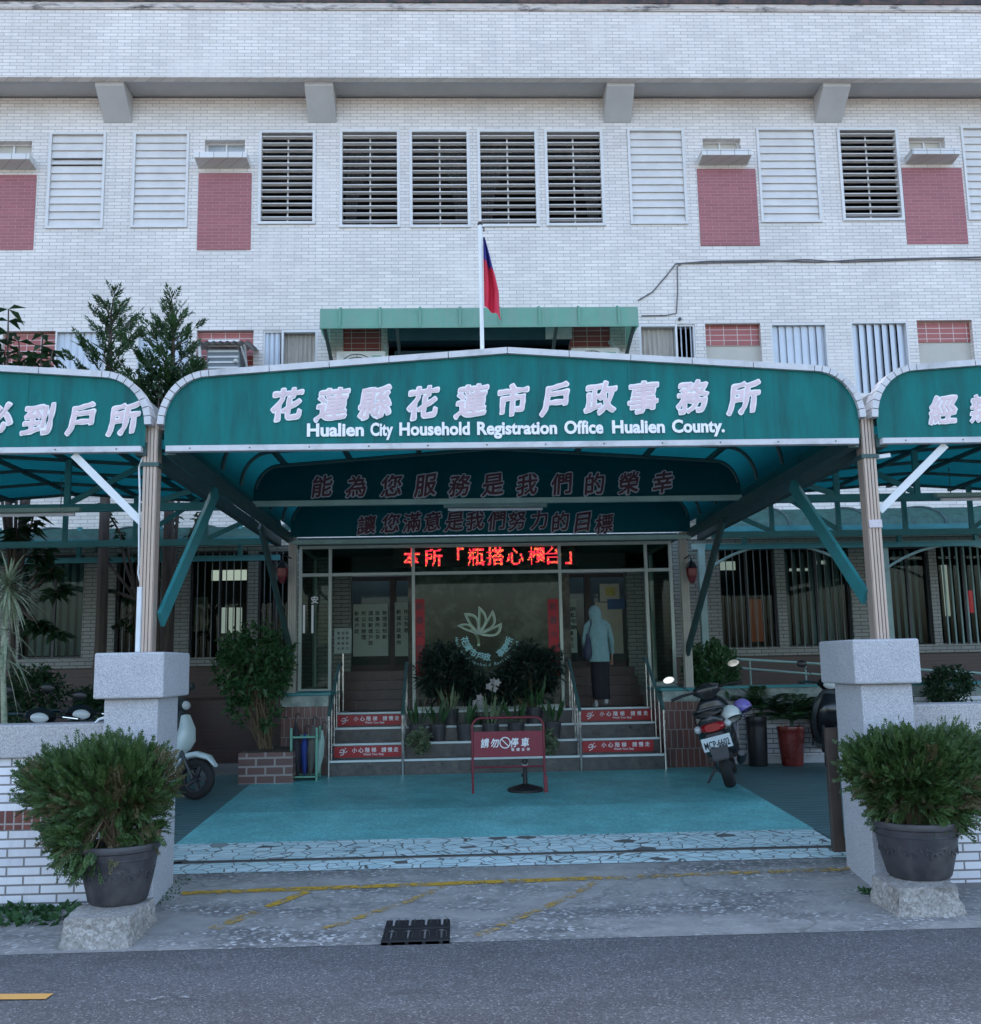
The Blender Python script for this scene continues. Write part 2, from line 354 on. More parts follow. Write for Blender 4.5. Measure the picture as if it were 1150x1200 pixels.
def crazy():
    m, t, b = _mat('crazy_paving'); co = objco(t, (1,1.25,1))
    v = N(t, 'ShaderNodeTexVoronoi', feature='DISTANCE_TO_EDGE', i_Scale=7.4, i_Randomness=1); t.links.new(co, v.inputs['Vector'])
    v2 = N(t, 'ShaderNodeTexVoronoi', i_Scale=7.4, i_Randomness=1); t.links.new(co, v2.inputs['Vector'])
    s = N(t, 'ShaderNodeSeparateColor'); t.links.new(v2.outputs['Color'], s.inputs[0])
    st = ramp(t, s.outputs[0], [(.1, (.56,.74,.75)), (.9, (.74,.88,.88))])  # white stones tinted cyan for the light coming through the canopy
    st = mixc(t, ramp(t, noise_n(t, co, 12, 6, .7), [(.3, .0), (.75, .35)]), st, (.25,.4,.42))
    gone = ramp(t, s.outputs[1], [(.965, 0.0), (.97, 1.0)]); gap = ramp(t, v.outputs['Distance'], [(.02, 1.0), (.045, 0.0)])
    mx = N(t, 'ShaderNodeMath', operation='MAXIMUM'); t.links.new(gone, mx.inputs[0]); t.links.new(gap, mx.inputs[1])
    c = mixc(t, mx.outputs[0], st, (.12,.12,.115)); t.links.new(c, b.inputs['Base Color'])
    b.inputs['Roughness'].default_value = .55; bump(t, b, gap, -.4, .008); return m
def planks():
    m, t, b = _mat('ribbed_dark_paving'); co = objco(t)
    wv = N(t, 'ShaderNodeTexWave', bands_direction='Y', i_Scale=2.6, i_Distortion=1.2, i_Detail=2); t.links.new(co, wv.inputs['Vector'])
    n = noise_n(t, objco(t, (.8,7,1)), 3, 6, .7)
    c = ramp(t, n, [(.3, (.055,.125,.13)), (.7, (.12,.23,.24))]); c = mixc(t, ramp(t, wv.outputs['Fac'], [(.0, .55), (.12, 0.0)]), c, (.03,.03,.03))
    t.links.new(c, b.inputs['Base Color']); b.inputs['Roughness'].default_value = .5; bump(t, b, wv.outputs['Fac'], .3, .01); return m
EARTH = pbr('yard_concrete', (.17,.165,.155), .85, var=.2, scale=1.5, bmp=.2)
strip('ground', -250, 250, [-200, 6.2, 400], EARTH, -.012)
strip('road', -120, 120, [-3.0, 6.4], asphalt(), 0.0)
strip('pavement', -40, 40, [-6.0, -3.0], EARTH, .02)
strip('apron', -2.7, 3.5, [6.4, 8.12], apron_m(), .002)
strip('roadside_strip_left', -40, -2.7, [6.4, 7.3], apron_m(), .001)
strip('roadside_strip_right', 3.5, 40, [6.4, 7.3], apron_m(), .001)
TERR = speckle('driveway_terrazzo', (.175,.56,.565), (.135,.46,.465), (.245,.64,.645), 60, .45, .06, .24)  # teal light from the canopy is tinted into both driveway colours
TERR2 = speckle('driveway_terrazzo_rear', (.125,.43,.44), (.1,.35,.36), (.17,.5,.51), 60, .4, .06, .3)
CRZ = crazy()
strip('flagstone_strip', -2.25, 3.1, [8.1, 8.42], CRZ, .006)
strip('flagstone_strip', -2.5, 3.1, [8.5, 9.15], CRZ, .006)
o = MB().box(-2.2, 3.05, 8.42, 8.5, gz(8.45)-.03, gz(8.45)+.012).build('gate_rail_track', pbr('rusty_rail', (.13,.13,.125), .5, metal=.5, dirt=(.1,.07,.05))); o['kind'] = 'structure'
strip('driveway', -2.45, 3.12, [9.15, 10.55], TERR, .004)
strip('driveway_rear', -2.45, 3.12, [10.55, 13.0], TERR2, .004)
PLK = planks()
strip('parking_bay_left', -9, -2.45, [7.9, 13.3], PLK, .003)
strip('parking_bay_right', 3.12, 9.5, [7.9, 13.3], PLK, .003)
# painted lines
YEL = pbr('worn_yellow_paint', (.5,.3,.03), .7, var=.15, scale=20)
def worn_paint(name, col, lo, hi):
    m, t, b = _mat(name); co = objco(t)
    b.inputs['Base Color'].default_value = (*col, 1); b.inputs['Roughness'].default_value = .7
    a = ramp(t, noise_n(t, co, 16, 8, .75), [(lo, 0.0), (hi, 1.0)]); t.links.new(a, b.inputs['Alpha']); return m
YW = worn_paint('yellow_paint_worn', (.45,.27,.03), .38, .52); YF = worn_paint('yellow_paint_faded', (.42,.27,.06), .47, .6); WF = worn_paint('white_paint_faded', (.45,.45,.45), .5, .66)
def line(name, pa, pb, wd, m, lift=.008):
    a, b = G(*pa), G(*pb); d = (b-a); d.z = 0; d.normalize(); n = Vector((-d.y, d.x, 0))*wd/2
    mb = MB(); K = 14
    for i in range(K):
        q = [a.lerp(b, i/K)-n, a.lerp(b, (i+1)/K)-n, a.lerp(b, (i+1)/K)+n, a.lerp(b, i/K)+n]
        mb.add([(p.x, p.y, gz(p.y)+lift) for p in q], [(0,1,2,3)])
    o = mb.build(name, m); o['kind'] = 'structure'; return o
line('yellow_kerb_line', (213,1048), (705,1030), .075, YW); line('yellow_kerb_line', (705,1030), (1002,1019), .075, YF)
line('yellow_hatch_line', (360,1046), (312,1064), .07, YW); line('yellow_hatch_line', (520,1040), (380,1090), .07, YF)
line('yellow_hatch_line', (700,1034), (560,1098), .07, YF); line('yellow_hatch_line', (300,1070), (250,1090), .1, YF)
line('yellow_road_dash', (-60,1170), (58,1169), .09, worn_paint('orange_line_paint', (.62,.32,.08), .2, .34), .006); line('white_scrape', (115,1176), (228,1168), .06, WF, .006)

# storm drain grate
p = [G(455,1072), G(528,1070), G(528,1106), G(455,1108)]
x0, x1, y0, y1 = p[0].x, p[1].x, p[2].y, p[0].y
IRON = pbr('cast_iron', (.02,.02,.022), .6, metal=.4, var=.3, scale=20, bmp=.3)
dr = thing('drain_grate', 'black cast iron drain grate with two rows of slots set in the worn apron', 'drain grate', ((x0+x1)/2, (y0+y1)/2, 0))
zt = gz(y0)+.02
mb = MB(); nx = 4; cw = (x1-x0)/nx; rh_ = (y1-y0)/2
for i in range(nx+1): mb.box(x0+i*cw-.045 if i else x0, x0+i*cw+.045 if i < nx else x1, y0, y1, zt-.03, zt+.012*0)
for yy in (y0, y0+rh_, y1): mb.box(x0, x1, max(y0, yy-.035), min(y1, yy+.035), zt-.029, zt+.003)
mb.build('grate', IRON, dr, bevel=.004)
MB().box(x0+.01, x1-.01, y0+.01, y1-.01, gz(y0)+.004, gz(y0)+.006).build('pit_dark_sheet', INK, dr)  # flat black sheet standing in for the dark hollow below the grate
f = MB()
for i in range(nx):
    for j in range(2):
        cx_, cy_ = x0+(i+.5)*cw, y0+(j+.5)*rh_
        f.tube([(cx_-.03, cy_-.07, zt+.0005), (cx_-.03, cy_+.05, zt+.0005), (cx_-.015, cy_+.075, zt+.0005), (cx_+.015, cy_+.075, zt+.0005), (cx_+.03, cy_+.05, zt+.0005), (cx_+.03, cy_-.07, zt+.0005)], .0025, 4)
f.build('slot_rim', pbr('worn_iron', (.1,.1,.1), .45, metal=.6), dr)

# ------------------------------------------------------------------ the office building
B = thing('office_building', 'three storey office building faced in white wall tiles with louvred windows and red tile panels', 'building', (0.5, FY, .3))
def R(xl, yt, xr, yb, Y=FY):
    a, b = at(xl, (yt+yb)/2, Y), at(xr, (yt+yb)/2, Y); c, d = at((xl+xr)/2, yt, Y), at((xl+xr)/2, yb, Y)
    return (a.x, b.x, d.z, c.z)
openL = [(303,153,370,263), (398,152,469,267), (480,152,551,267), (560,152,631,266), (639,152,708,265), (984,150,1056,259)]
closedL = [(56,155,123,268), (155,155,221,267), (737,151,804,263), (889,150,960,261), (1130,148,1197,258)]
smallW = [(240,164,287,188), (824,162,868,185), (1066,161,1108,184), (-12,165,37,190)]
redP = [(232,203,294.5,293), (819,198,888,288), (1060,197,1131,286), (-24,205,41,293)]
low = dict(slat_l=[(64,387,124,440), (160,387,222,440)], slat_r=[(905,379,971,440), (1000,377,1067,462)], red=[(230,387,297,440), (828,379,893,440), (1077,375,1142,440), (2,388,64,440), (402,384,447,440), (668,381,716,440)],
           cur=[(308,387,372,440), (750,380,816,440)], door=[(455,382,668,440)])
gnd = [(24,650,97,772), (135,648,205,772), (222,646,290,772), (302,646,338,770), (845,642,911,760), (922,641,998,758), (1045,640,1092,757), (1101,638,1168,755)]
ops = [R(*r) for r in openL+closedL+smallW] + [R(*r) for k in low for r in low[k]] + [R(*r) for r in gnd]
DX0, DX1 = at(412, 740, FY).x-.1, at(736, 740, FY).x+.1
ops.append((DX0, DX1, 1.4, 3.62))
Z_SOF, X_L, X_R = 11.44, -24.0, 26.0
xs = sorted(set([X_L, X_R]+[round(v,4) for o in ops for v in o[:2]])); zs = sorted(set([1.70, Z_SOF]+[round(v,4) for o in ops for v in o[2:]] )); zs = [z for z in zs if z >= 1.70 or z == 1.70]
mb = MB()
def inside(x, z): return any(o[0] < x < o[1] and o[2] < z < o[3] for o in ops)
zlo, zhi = 3.75, 6.0
for za, zb in zip(zs, zs[1:]):
    run = None
    for xa, xb in zip(xs, xs[1:]):
        if not inside((xa+xb)/2, (za+zb)/2):
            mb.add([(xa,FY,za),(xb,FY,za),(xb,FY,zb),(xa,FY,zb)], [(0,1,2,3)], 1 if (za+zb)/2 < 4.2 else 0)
D = .22
for a, b, c, d in ops:
    k = 1 if d < 4.2 else 0
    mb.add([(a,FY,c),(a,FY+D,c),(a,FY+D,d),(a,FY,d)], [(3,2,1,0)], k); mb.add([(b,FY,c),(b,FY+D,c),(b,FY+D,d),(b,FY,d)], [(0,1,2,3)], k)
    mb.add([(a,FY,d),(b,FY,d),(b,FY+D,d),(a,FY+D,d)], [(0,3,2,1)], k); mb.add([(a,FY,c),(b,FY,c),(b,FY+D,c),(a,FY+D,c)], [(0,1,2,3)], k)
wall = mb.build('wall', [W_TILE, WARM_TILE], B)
MB().box(X_L, DX0, FY, FY+.25, .3, 1.70).box(DX1, X_R, FY, FY+.25, .3, 1.70).build('base_wall', BROWN_BASE, B)
mb = MB()
for a, b in ((X_L, -2.6), (3.5, X_R)): mb.box(a, b, FY-.07, FY-.002, 1.70, 1.83)
mb.build('sill_course', WARM_TILE, B)
mb = MB().box(X_L, X_R, FY+.3, 30, 11.43, 12.6).box(X_L, X_L+.3, FY, 30, .3, 11.4).box(X_R-.3, X_R, FY, 30, .3, 11.4).box(X_L, X_R, 29.7, 30, .3, 11.4)
mb.build('shell', CONC, B)
# rooms behind the windows
mb = MB()
for z in (4.15, 7.95): mb.box(X_L+.3, X_R-.3, FY+.25, 29.7, z, z+.25)
mb.box(X_L+.3, X_R-.3, 22, 22.2, 1.45, 4.15).box(X_L+.3, X_R-.3, 20, 20.2, 4.4, 7.95).box(X_L+.3, X_R-.3, 20, 20.2, 8.2, 11.43).box(X_L+.3, X_R-.3, FY+.25, 29.7, 1.3, 1.45)
mb.build('interior', DARKROOM, B)
# parapet band above the eave
pf = 15.86; pz0, pz1 = Z_SOF, at(575,12,pf).z; pza, pzb = at(575,5,pf).z, at(575,-14,pf).z
mb = MB().box(X_L-.6, X_R+.6, pf, pf+.14, pz0, pz1); mb.build('parapet_band', W_TILE, B)
MB().box(X_L-.6, X_R+.6, pf+.14, FY+.4, pz0+.03, pz0+.15).build('soffit', CONC, B)
MB().box(X_L-.6, X_R+.6, pf-.03, pf+.3, pz1+.012, pza).box(X_L-.6, X_R+.6, pf-.022, pf+.3, pz1-.012, pz1+.0115).build('parapet_coping', pbr('stained_coping', (.5,.46,.43), .8, dirt=(.07,.065,.065), dscale=2.2, dlo=.52, dhi=.66, stretch=(1,1,4)), B)
MB().box(X_L-.6, X_R+.6, pf-.05, pf+.34, pza+.001, pzb).build('roof_edge', pbr('red_brown_roof_edge', (.1,.06,.055), .8, dirt=(.03,.03,.03), dscale=4, dlo=.4, dhi=.55), B)
for xp in (139, 378, 723, 970, 1215, -105):
    x = at(xp, 130, FY).x
    MB().prismx([(FY-.002, 10.98), (FY-.002, Z_SOF+.028), (pf+.142, Z_SOF+.028), (pf+.142, Z_SOF-.06)], x-.24, x+.24).build('eave_bracket', CONC, B, bevel=.01)
# ---- louvre windows
def frame(mb, r, t=.05, y0=FY-.03, y1=FY+.1):
    a, b, c, d = r
    mb.box(a, a+t, y0, y1, c, d); mb.box(b-t, b, y0, y1, c, d); mb.box(a+t, b-t, y0, y1, c, c+t); mb.box(a+t, b-t, y0, y1, d-t, d)
def drape(r, side, y):
    a, b, c, d = r; mb = MB(); n = 22; k = 14; vs = []
    for i in range(k+1):
        v = i/k; z = d-.1-(d-c-.15)*v
        for j in range(n+1):
            u = j/n; wid = (b-a)*(.55-.35*math.sin(min(1,v*1.2)*math.pi*.5)); xx = (a+.05+u*wid) if side < 0 else (b-.05-u*wid)
            vs.append((xx, y+.03*math.sin(u*26+v*2), z))
    mb.add(vs, [(i*(n+1)+j, i*(n+1)+j+1, (i+1)*(n+1)+j+1, (i+1)*(n+1)+j) for i in range(k) for j in range(n)]); return mb
for i, q in enumerate(openL):
    r = R(*q); mb = MB(); frame(mb, r); wn = mb.build('louvre_window', PALE, B, bevel=.004)
    a, b, c, d = r; n = 13; mb = MB()
    for k in range(n):
        z = c+.07+(d-c-.12)*(k+.5)/n
        mb.bar((a+.052, FY+.035, z), (b-.052, FY+.035, z), (.018), .066, (0, 1, -.3+.04*RND.uniform(-1,1)))
    mb.build('louvre', SLAT, wn)
    MB().box((a+b)/2-.012, (a+b)/2+.012, FY+.09, FY+.11, c+.05, d-.05).build('tilt_rod', PALE, wn)
    if 1 <= i <= 4: drape(r, 1 if i % 2 == 0 else -1, FY+.35).build('curtain', NET, wn, smooth=True)
for i, q in enumerate(closedL):
    r = R(*q); mb = MB(); frame(mb, r, .045); wn = mb.build('shut_louvre_window', PALE, B, bevel=.004)
    a, b, c, d = r; n = 12; mb = MB(); h = (d-c-.09)/n
    for k in range(n):
        if i == 0 and k == 8:
            mb.bar((a+.046, FY+.03, c+.045+h*(k+.5)), (b-.046, FY+.03, c+.045+h*(k+.5)), h*1.1, .012, (0, .75, -.5)); continue
        z = c+.045+h*k
        mb.add([(a+.046,FY-.002,z-.006),(b-.046,FY-.002,z-.006),(b-.046,FY+.03,z+h),(a+.046,FY+.03,z+h)], [(0,1,2,3)])
        mb.add([(a+.046,FY-.002,z-.006),(b-.046,FY-.002,z-.006),(b-.046,FY+.03,z-.004),(a+.046,FY+.03,z-.004)], [(3,2,1,0)])
    mb.build('louvre', SLAT, wn)
PANE_G = pbr('frosted_window_pane', (.3,.33,.35), .25, var=.2, scale=2)
for q in smallW:
    r = R(*q); a, b, c, d = r; mb = MB(); frame(mb, r, .03, FY+.12, FY+.2); mb.box((a+b)/2-.015, (a+b)/2+.015, FY+.12, FY+.2, c+.03, d-.03); wn = mb.build('small_window', PALE, B)
    MB().box(a+.031, (a+b)/2-.016, FY+.15, FY+.16, c+.031, d-.031).box((a+b)/2+.016, b-.031, FY+.15, FY+.16, c+.031, d-.031).build('pane', PANE_G if q[0] == 240 else BOARD, wn)
LEDGE = tile('ledge_tile', (.6,.6,.6), (.55,.55,.54), (.25,.25,.25), bw=.24, rh=.2, ms=.006, off=0)
for q, e in zip(redP, smallW):
    r = R(*q); MB().box(r[0], r[1], FY-.012, FY-.001, r[2], r[3]).build('red_tile_panel', RED_TILE, B)
    s = R(*e); zt = s[2]; MB().prismx([(FY-.001, zt-.14), (FY-.001, zt+.005), (FY-.3, zt+.005), (FY-.3, zt-.1)], s[0]-.1, s[1]+.1).build('window_ledge', LEDGE, B, bevel=.006)
# ---- second storey row
def vslats(r, n, ang, m, y=FY+.08, parent=None, w=None):
    a, b, c, d = r; mb = MB(); p_ = (b-a)/n
    for k in range(n):
        x = a+p_*(k+.5); g = ang+RND.uniform(-.06,.06); ww = w or p_*1.04
        dx, dy = math.cos(g)*ww/2, math.sin(g)*ww/2; cv = .018
        mb.add([(x-dx,y-dy,c),(x+cv*math.sin(g),y-cv*math.cos(g),c),(x+dx,y+dy,c),(x-dx,y-dy,d),(x+cv*math.sin(g),y-cv*math.cos(g),d),(x+dx,y+dy,d)], [(0,1,4,3),(1,2,5,4)])
    return mb
for q in low['slat_l']+low['slat_r']:
    r = R(*q); mb = MB(); frame(mb, r, .025, FY+.0, FY+.16); wn = mb.build('slatted_window', PALE, B)
    vslats((r[0]+.03, r[1]-.03, r[2]+.03, r[3]-.03), 7, .22 if q[0] < 990 else .5, BLUE_SLAT, w=(r[1]-r[0])/7*(1.04 if q[0] < 990 else 1.15)).build('slat', BLUE_SLAT, wn)
for q in low['red']:
    r = R(*q); a, b, c, d = r; zz = d-.36 if q[0] > 800 else c
    wn = MB().box(a, b, FY+.1, FY+.2, zz, d).build('red_spandrel', RED_TILE_LOW, B)
    if q[0] > 800: MB().box(a, b, FY+.12, FY+.2, c, zz).build('board', BOARD, wn)
for q in low['cur']:
    r = R(*q); a, b, c, d = r; mb = MB(); left = q[0] < 500; s = a+(b-a)*(.34 if left else .68)
    frame(mb, r, .03, FY+.02, FY+.18); frame(mb, (s, b, c, d) if left else (a, s, c, d), .035, FY+.0, FY+.15); wn = mb.build('curtained_window', PALE, B)
    n = 40; vs = []; ca, cb = (s+.04, b-.04) if left else (a+.04, s-.04)
    for z in (c+.04, d-.04): vs += [(ca+(cb-ca)*j/n, FY+.13+.014*math.sin(j*1.1), z) for j in range(n+1)]
    MB().add(vs, [(j, j+1, j+n+2, j+n+1) for j in range(n)]).build('curtain', CURTAIN, wn, smooth=True)
    rr = (a+.03, s-.03, c+.03, d-.03) if left else (s+.03, b-.03, c+.03, d-.03)
    vslats(rr, 3, .35 if left else 1.25, BLUE_SLAT, FY+.07).build('slat', BLUE_SLAT, wn)
r = R(*low['door'][0]); a, b, c, d = r
BLIND = pbr('blue_roller_door', (.02,.075,.1), .5, var=.15)
mb = MB().box(a, b, FY-.16, FY+.2, d-.3, d)
mb.build('roller_door', BLIND, B); mb = MB()
for k in range(9): mb.box(a+.1, b-.1, FY+.08+.01*(k%2), FY+.16, d-.4-.09*k-.075, d-.4-.09*k)
mb.build('shutter', BLIND, B)
MB().box(b-.42, b+.02, FY-.2, FY-.165, d-.3, d-.08).build('shutter_motor_box', pbr('motor_box', (.45,.47,.47), .5), B)
# ---- ground floor windows with grilles
GR = pbr('window_grille', (.13,.15,.145), .5, var=.2); DKF = pbr('dark_window_frame', (.03,.03,.032), .5)
LAMP = glow('lit_tube', (1,.95,.85), .1); DAY = glow('bright_far_window', (.95,.95,.9), .06); WARMG = glow('orange_lit_panel', (.9,.2,.08), .008); LEDR = glow('red_led', (1,.05,.1), .05)
for i, q in enumerate(gnd):
    r = R(*q); a, b, c, d = r; mb = MB(); frame(mb, r, .03, FY+.06, FY+.15); mb.box((a+b)/2-.02, (a+b)/2+.02, FY+.1, FY+.15, c+.03, d-.03)
    wn = mb.build('barred_window', DKF, B)
    blind = i in (0, 5, 6)
    if blind: vslats((a+.04, b-.04, c+.05, d-.05), 7 if i != 6 else 5, .75, GREY_SLAT, FY+.28).build('blind', GREY_SLAT, wn)
    mb = MB(); n = 7 if b-a > .8 else 4
    if not blind or i == 5:
        for k in range(1, n+1): mb.tube([(a+(b-a)*k/(n+1), FY+.03, c), (a+(b-a)*k/(n+1), FY+.03, d)], .016 if i == 7 else .009, 6)
        mb.build('grille', STEEL_PALE if i == 7 else GR, wn)
    MB().box(a+.03, b-.03, FY+.12, FY+.125, c+.03, d-.03).build('pane', GLASS, wn)
# lit things inside the rooms
def inner(name, px, Y, m):
    a, b, c, d = R(*px, Y); return MB().box(a, b, Y, Y+.05, c, d).build(name, m, B)
inner('ceiling_lamp', (248,668,290,680), 21.4, LAMP)
for k in range(3): inner('bright_doorway', (259+9*k,712,265+9*k,742), 21.8, DAY)
inner('notice_board', (225,700,243,740), 21.6, pbr('cream_board', (.5,.48,.38), .8))
inner('orange_curtain', (880,702,894,752), 21.6, WARMG); inner('bright_doorway', (842,658,862,668), 21.8, DAY); inner('bright_doorway', (1107,662,1112,722), 21.8, DAY)  # the orange curtain glows by itself in place of room light
inner('red_led_panel', (1137,692,1141,718), 21.5, LEDR); inner('bright_doorway', (957,657,972,661), 21.8, DAY); inner('bright_doorway', (926,666,948,669), 21.8, DAY)
# cables on the upper wall
CABLE = pbr('grey_cable', (.12,.12,.13), .7)
def wallpath(px, Y=FY-.02): return [at(x, y, Y) for x, y in px]
mb = MB(); mb.tube(wallpath([(748,352),(765,342),(782,322),(792,309),(830,306),(900,305),(960,307),(1010,304),(1150,301),(1260,300)]), .012, 6)
mb.tube(wallpath([(752,370),(780,369.5),(793,367),(794.5,340),(794,312),(800,308.5),(880,307),(945,304),(990,307),(1100,303),(1150,304),(1260,303)]), .01, 6)
mb.build('wall_cable', CABLE, B)
MB().ball(at(797,373.5,FY-.03), .03).build('wall_hook', CABLE, B)

# green awning over the second storey door
a0, a1 = at(375, 370, 15.3), at(748, 368, 15.3)
aw = thing('window_awning', 'green plastic awning above the dark roller door on the second storey', 'awning', ((a0.x+a1.x)/2, FY, 7.2))
zt, zb = at(375,361,15.3).z, at(375,384,15.3).z
mb = MB()
prof = [(FY-.003, zt+.1), (15.75, zt+.06), (15.42, zt+.03), (15.3, zt-.02), (15.28, zb)]
for (ya, za), (yb, zb_) in zip(prof, prof[1:]): mb.add([(a0.x,ya,za),(a1.x,ya,za),(a1.x,yb,zb_),(a0.x,yb,zb_)], [(0,1,2,3)])
for x in (a0.x, a1.x): mb.add([(x,y,z) for y,z in prof]+[(x,FY-.003,zb)], [tuple(range(6))])
mb.build('awning_sheet', AWN, aw)
mb = MB(); mb.box(a0.x, a1.x, 15.262, 15.276, zb-.025, zb+.02)
for k in range(8):
    x = a0.x+(a1.x-a0.x)*(k+.5)/8; mb.box(x-.018, x+.018, 15.255, 15.278, zb, zt-.03); mb.bar((x, 15.28, zt-.03), (x, 15.4, zt+.04), .036, .014)
mb.build('awning_batten', AWN, aw)
for f_ in (.015, .24, .74, .985):
    x = a0.x+(a1.x-a0.x)*f_; MB().bar((x, 15.3, zb-.01), (x, FY-.003, zb-.36), .05, .05).build('strut', STEEL_DARK, aw)

# air conditioner outdoor units below the awning, and the wall AC box at the left
ACM = pbr('ac_casing', (.62,.64,.64), .45, var=.05, dirt=(.4,.4,.38))
def ac(px, label):
    a, b, c, d = R(*px, 15.9); t = thing('air_conditioner', label, 'air conditioner', ((a+b)/2, 16.0, c), 'air conditioner units behind the canopy top')
    MB().box(a, b, 15.9, 16.25, c, d).build('casing', ACM, t, bevel=.02)
    mb = MB(); cx_, cz_ = a+(b-a)*.42, (c+d)/2; rr = (d-c)*.42
    for k in range(1, 7): mb.tube([(cx_+rr*k/6*math.cos(u*math.pi/14), 15.885, cz_+rr*k/6*math.sin(u*math.pi/14)) for u in range(28)], .007, 4, closed=True)
    for k in range(8): mb.tube([(cx_, 15.887, cz_), (cx_+rr*math.cos(k*math.pi/4), 15.887, cz_+rr*math.sin(k*math.pi/4))], .005, 4)
    mb.build('fan_grille', pbr('fan_grille', (.12,.13,.13), .5), t); MB().box(b-.22, b-.06, 15.893, 15.899, d-.16, d-.08).build('badge', pbr('ac_badge', (.2,.4,.3), .5), t)
    MB().bar((b+.02, 15.95, d-.1), (b-.06, FY-.01, d+.28), .05, .05).build('pipe', ACM, t)
ac((394,411,452,462), 'white air conditioner unit on the wall left of the flagpole'); ac((670,407,727,458), 'white air conditioner unit on the wall right of the flagpole')
a, b, c, d = R(236,408,292,440,16.0)
t = thing('air_conditioner', 'boxed air conditioner under a small corrugated white roof on the red tile panel', 'air conditioner', ((a+b)/2, 16.1, c), 'air conditioner units behind the canopy top')
MB().box(a+.1, b-.14, 15.95, FY-.01, c, d-.02).build('casing', pbr('ac_front', (.12,.15,.17), .4), t, bevel=.01)
mb = MB()
for k in range(6): mb.box(a+.12, b-.16, 15.935, 15.949, c+.1+.09*k, c+.13+.09*k)
mb.build('louvre', PALE, t)
mb = MB(); n = 36; vs = []
for yy, zz in ((FY-.01, d+.13), (15.75, d+.03)): vs += [(a-.1+(b-a+.16)*j/n, yy, zz+.018*math.sin(j*1.5)) for j in range(n+1)]
vs2 = [(x, y, z-.012) for x, y, z in vs]
mb.add(vs, [(j, j+1, j+n+2, j+n+1) for j in range(n)]); mb.add(vs2, [(j+n+1, j+n+2, j+1, j) for j in range(n)]); mb.build('corrugated_roof', PALE, t, smooth=True)
mb = MB(); mb.tube([(b-.05, 15.85, d), (b-.12, FY-.02, c+.1)], .02); mb.tube([(a, 15.85, d), (a+.02, 15.95, c)], .025); mb.tube([(b-.1, 15.85, d-.02), (b-.02, FY-.02, c-.1)], .015); mb.build('bracket', WHITE_ST, t)
MB().ball((b-.2, 15.93, c+.22), .04).build('knob', PALE, t)
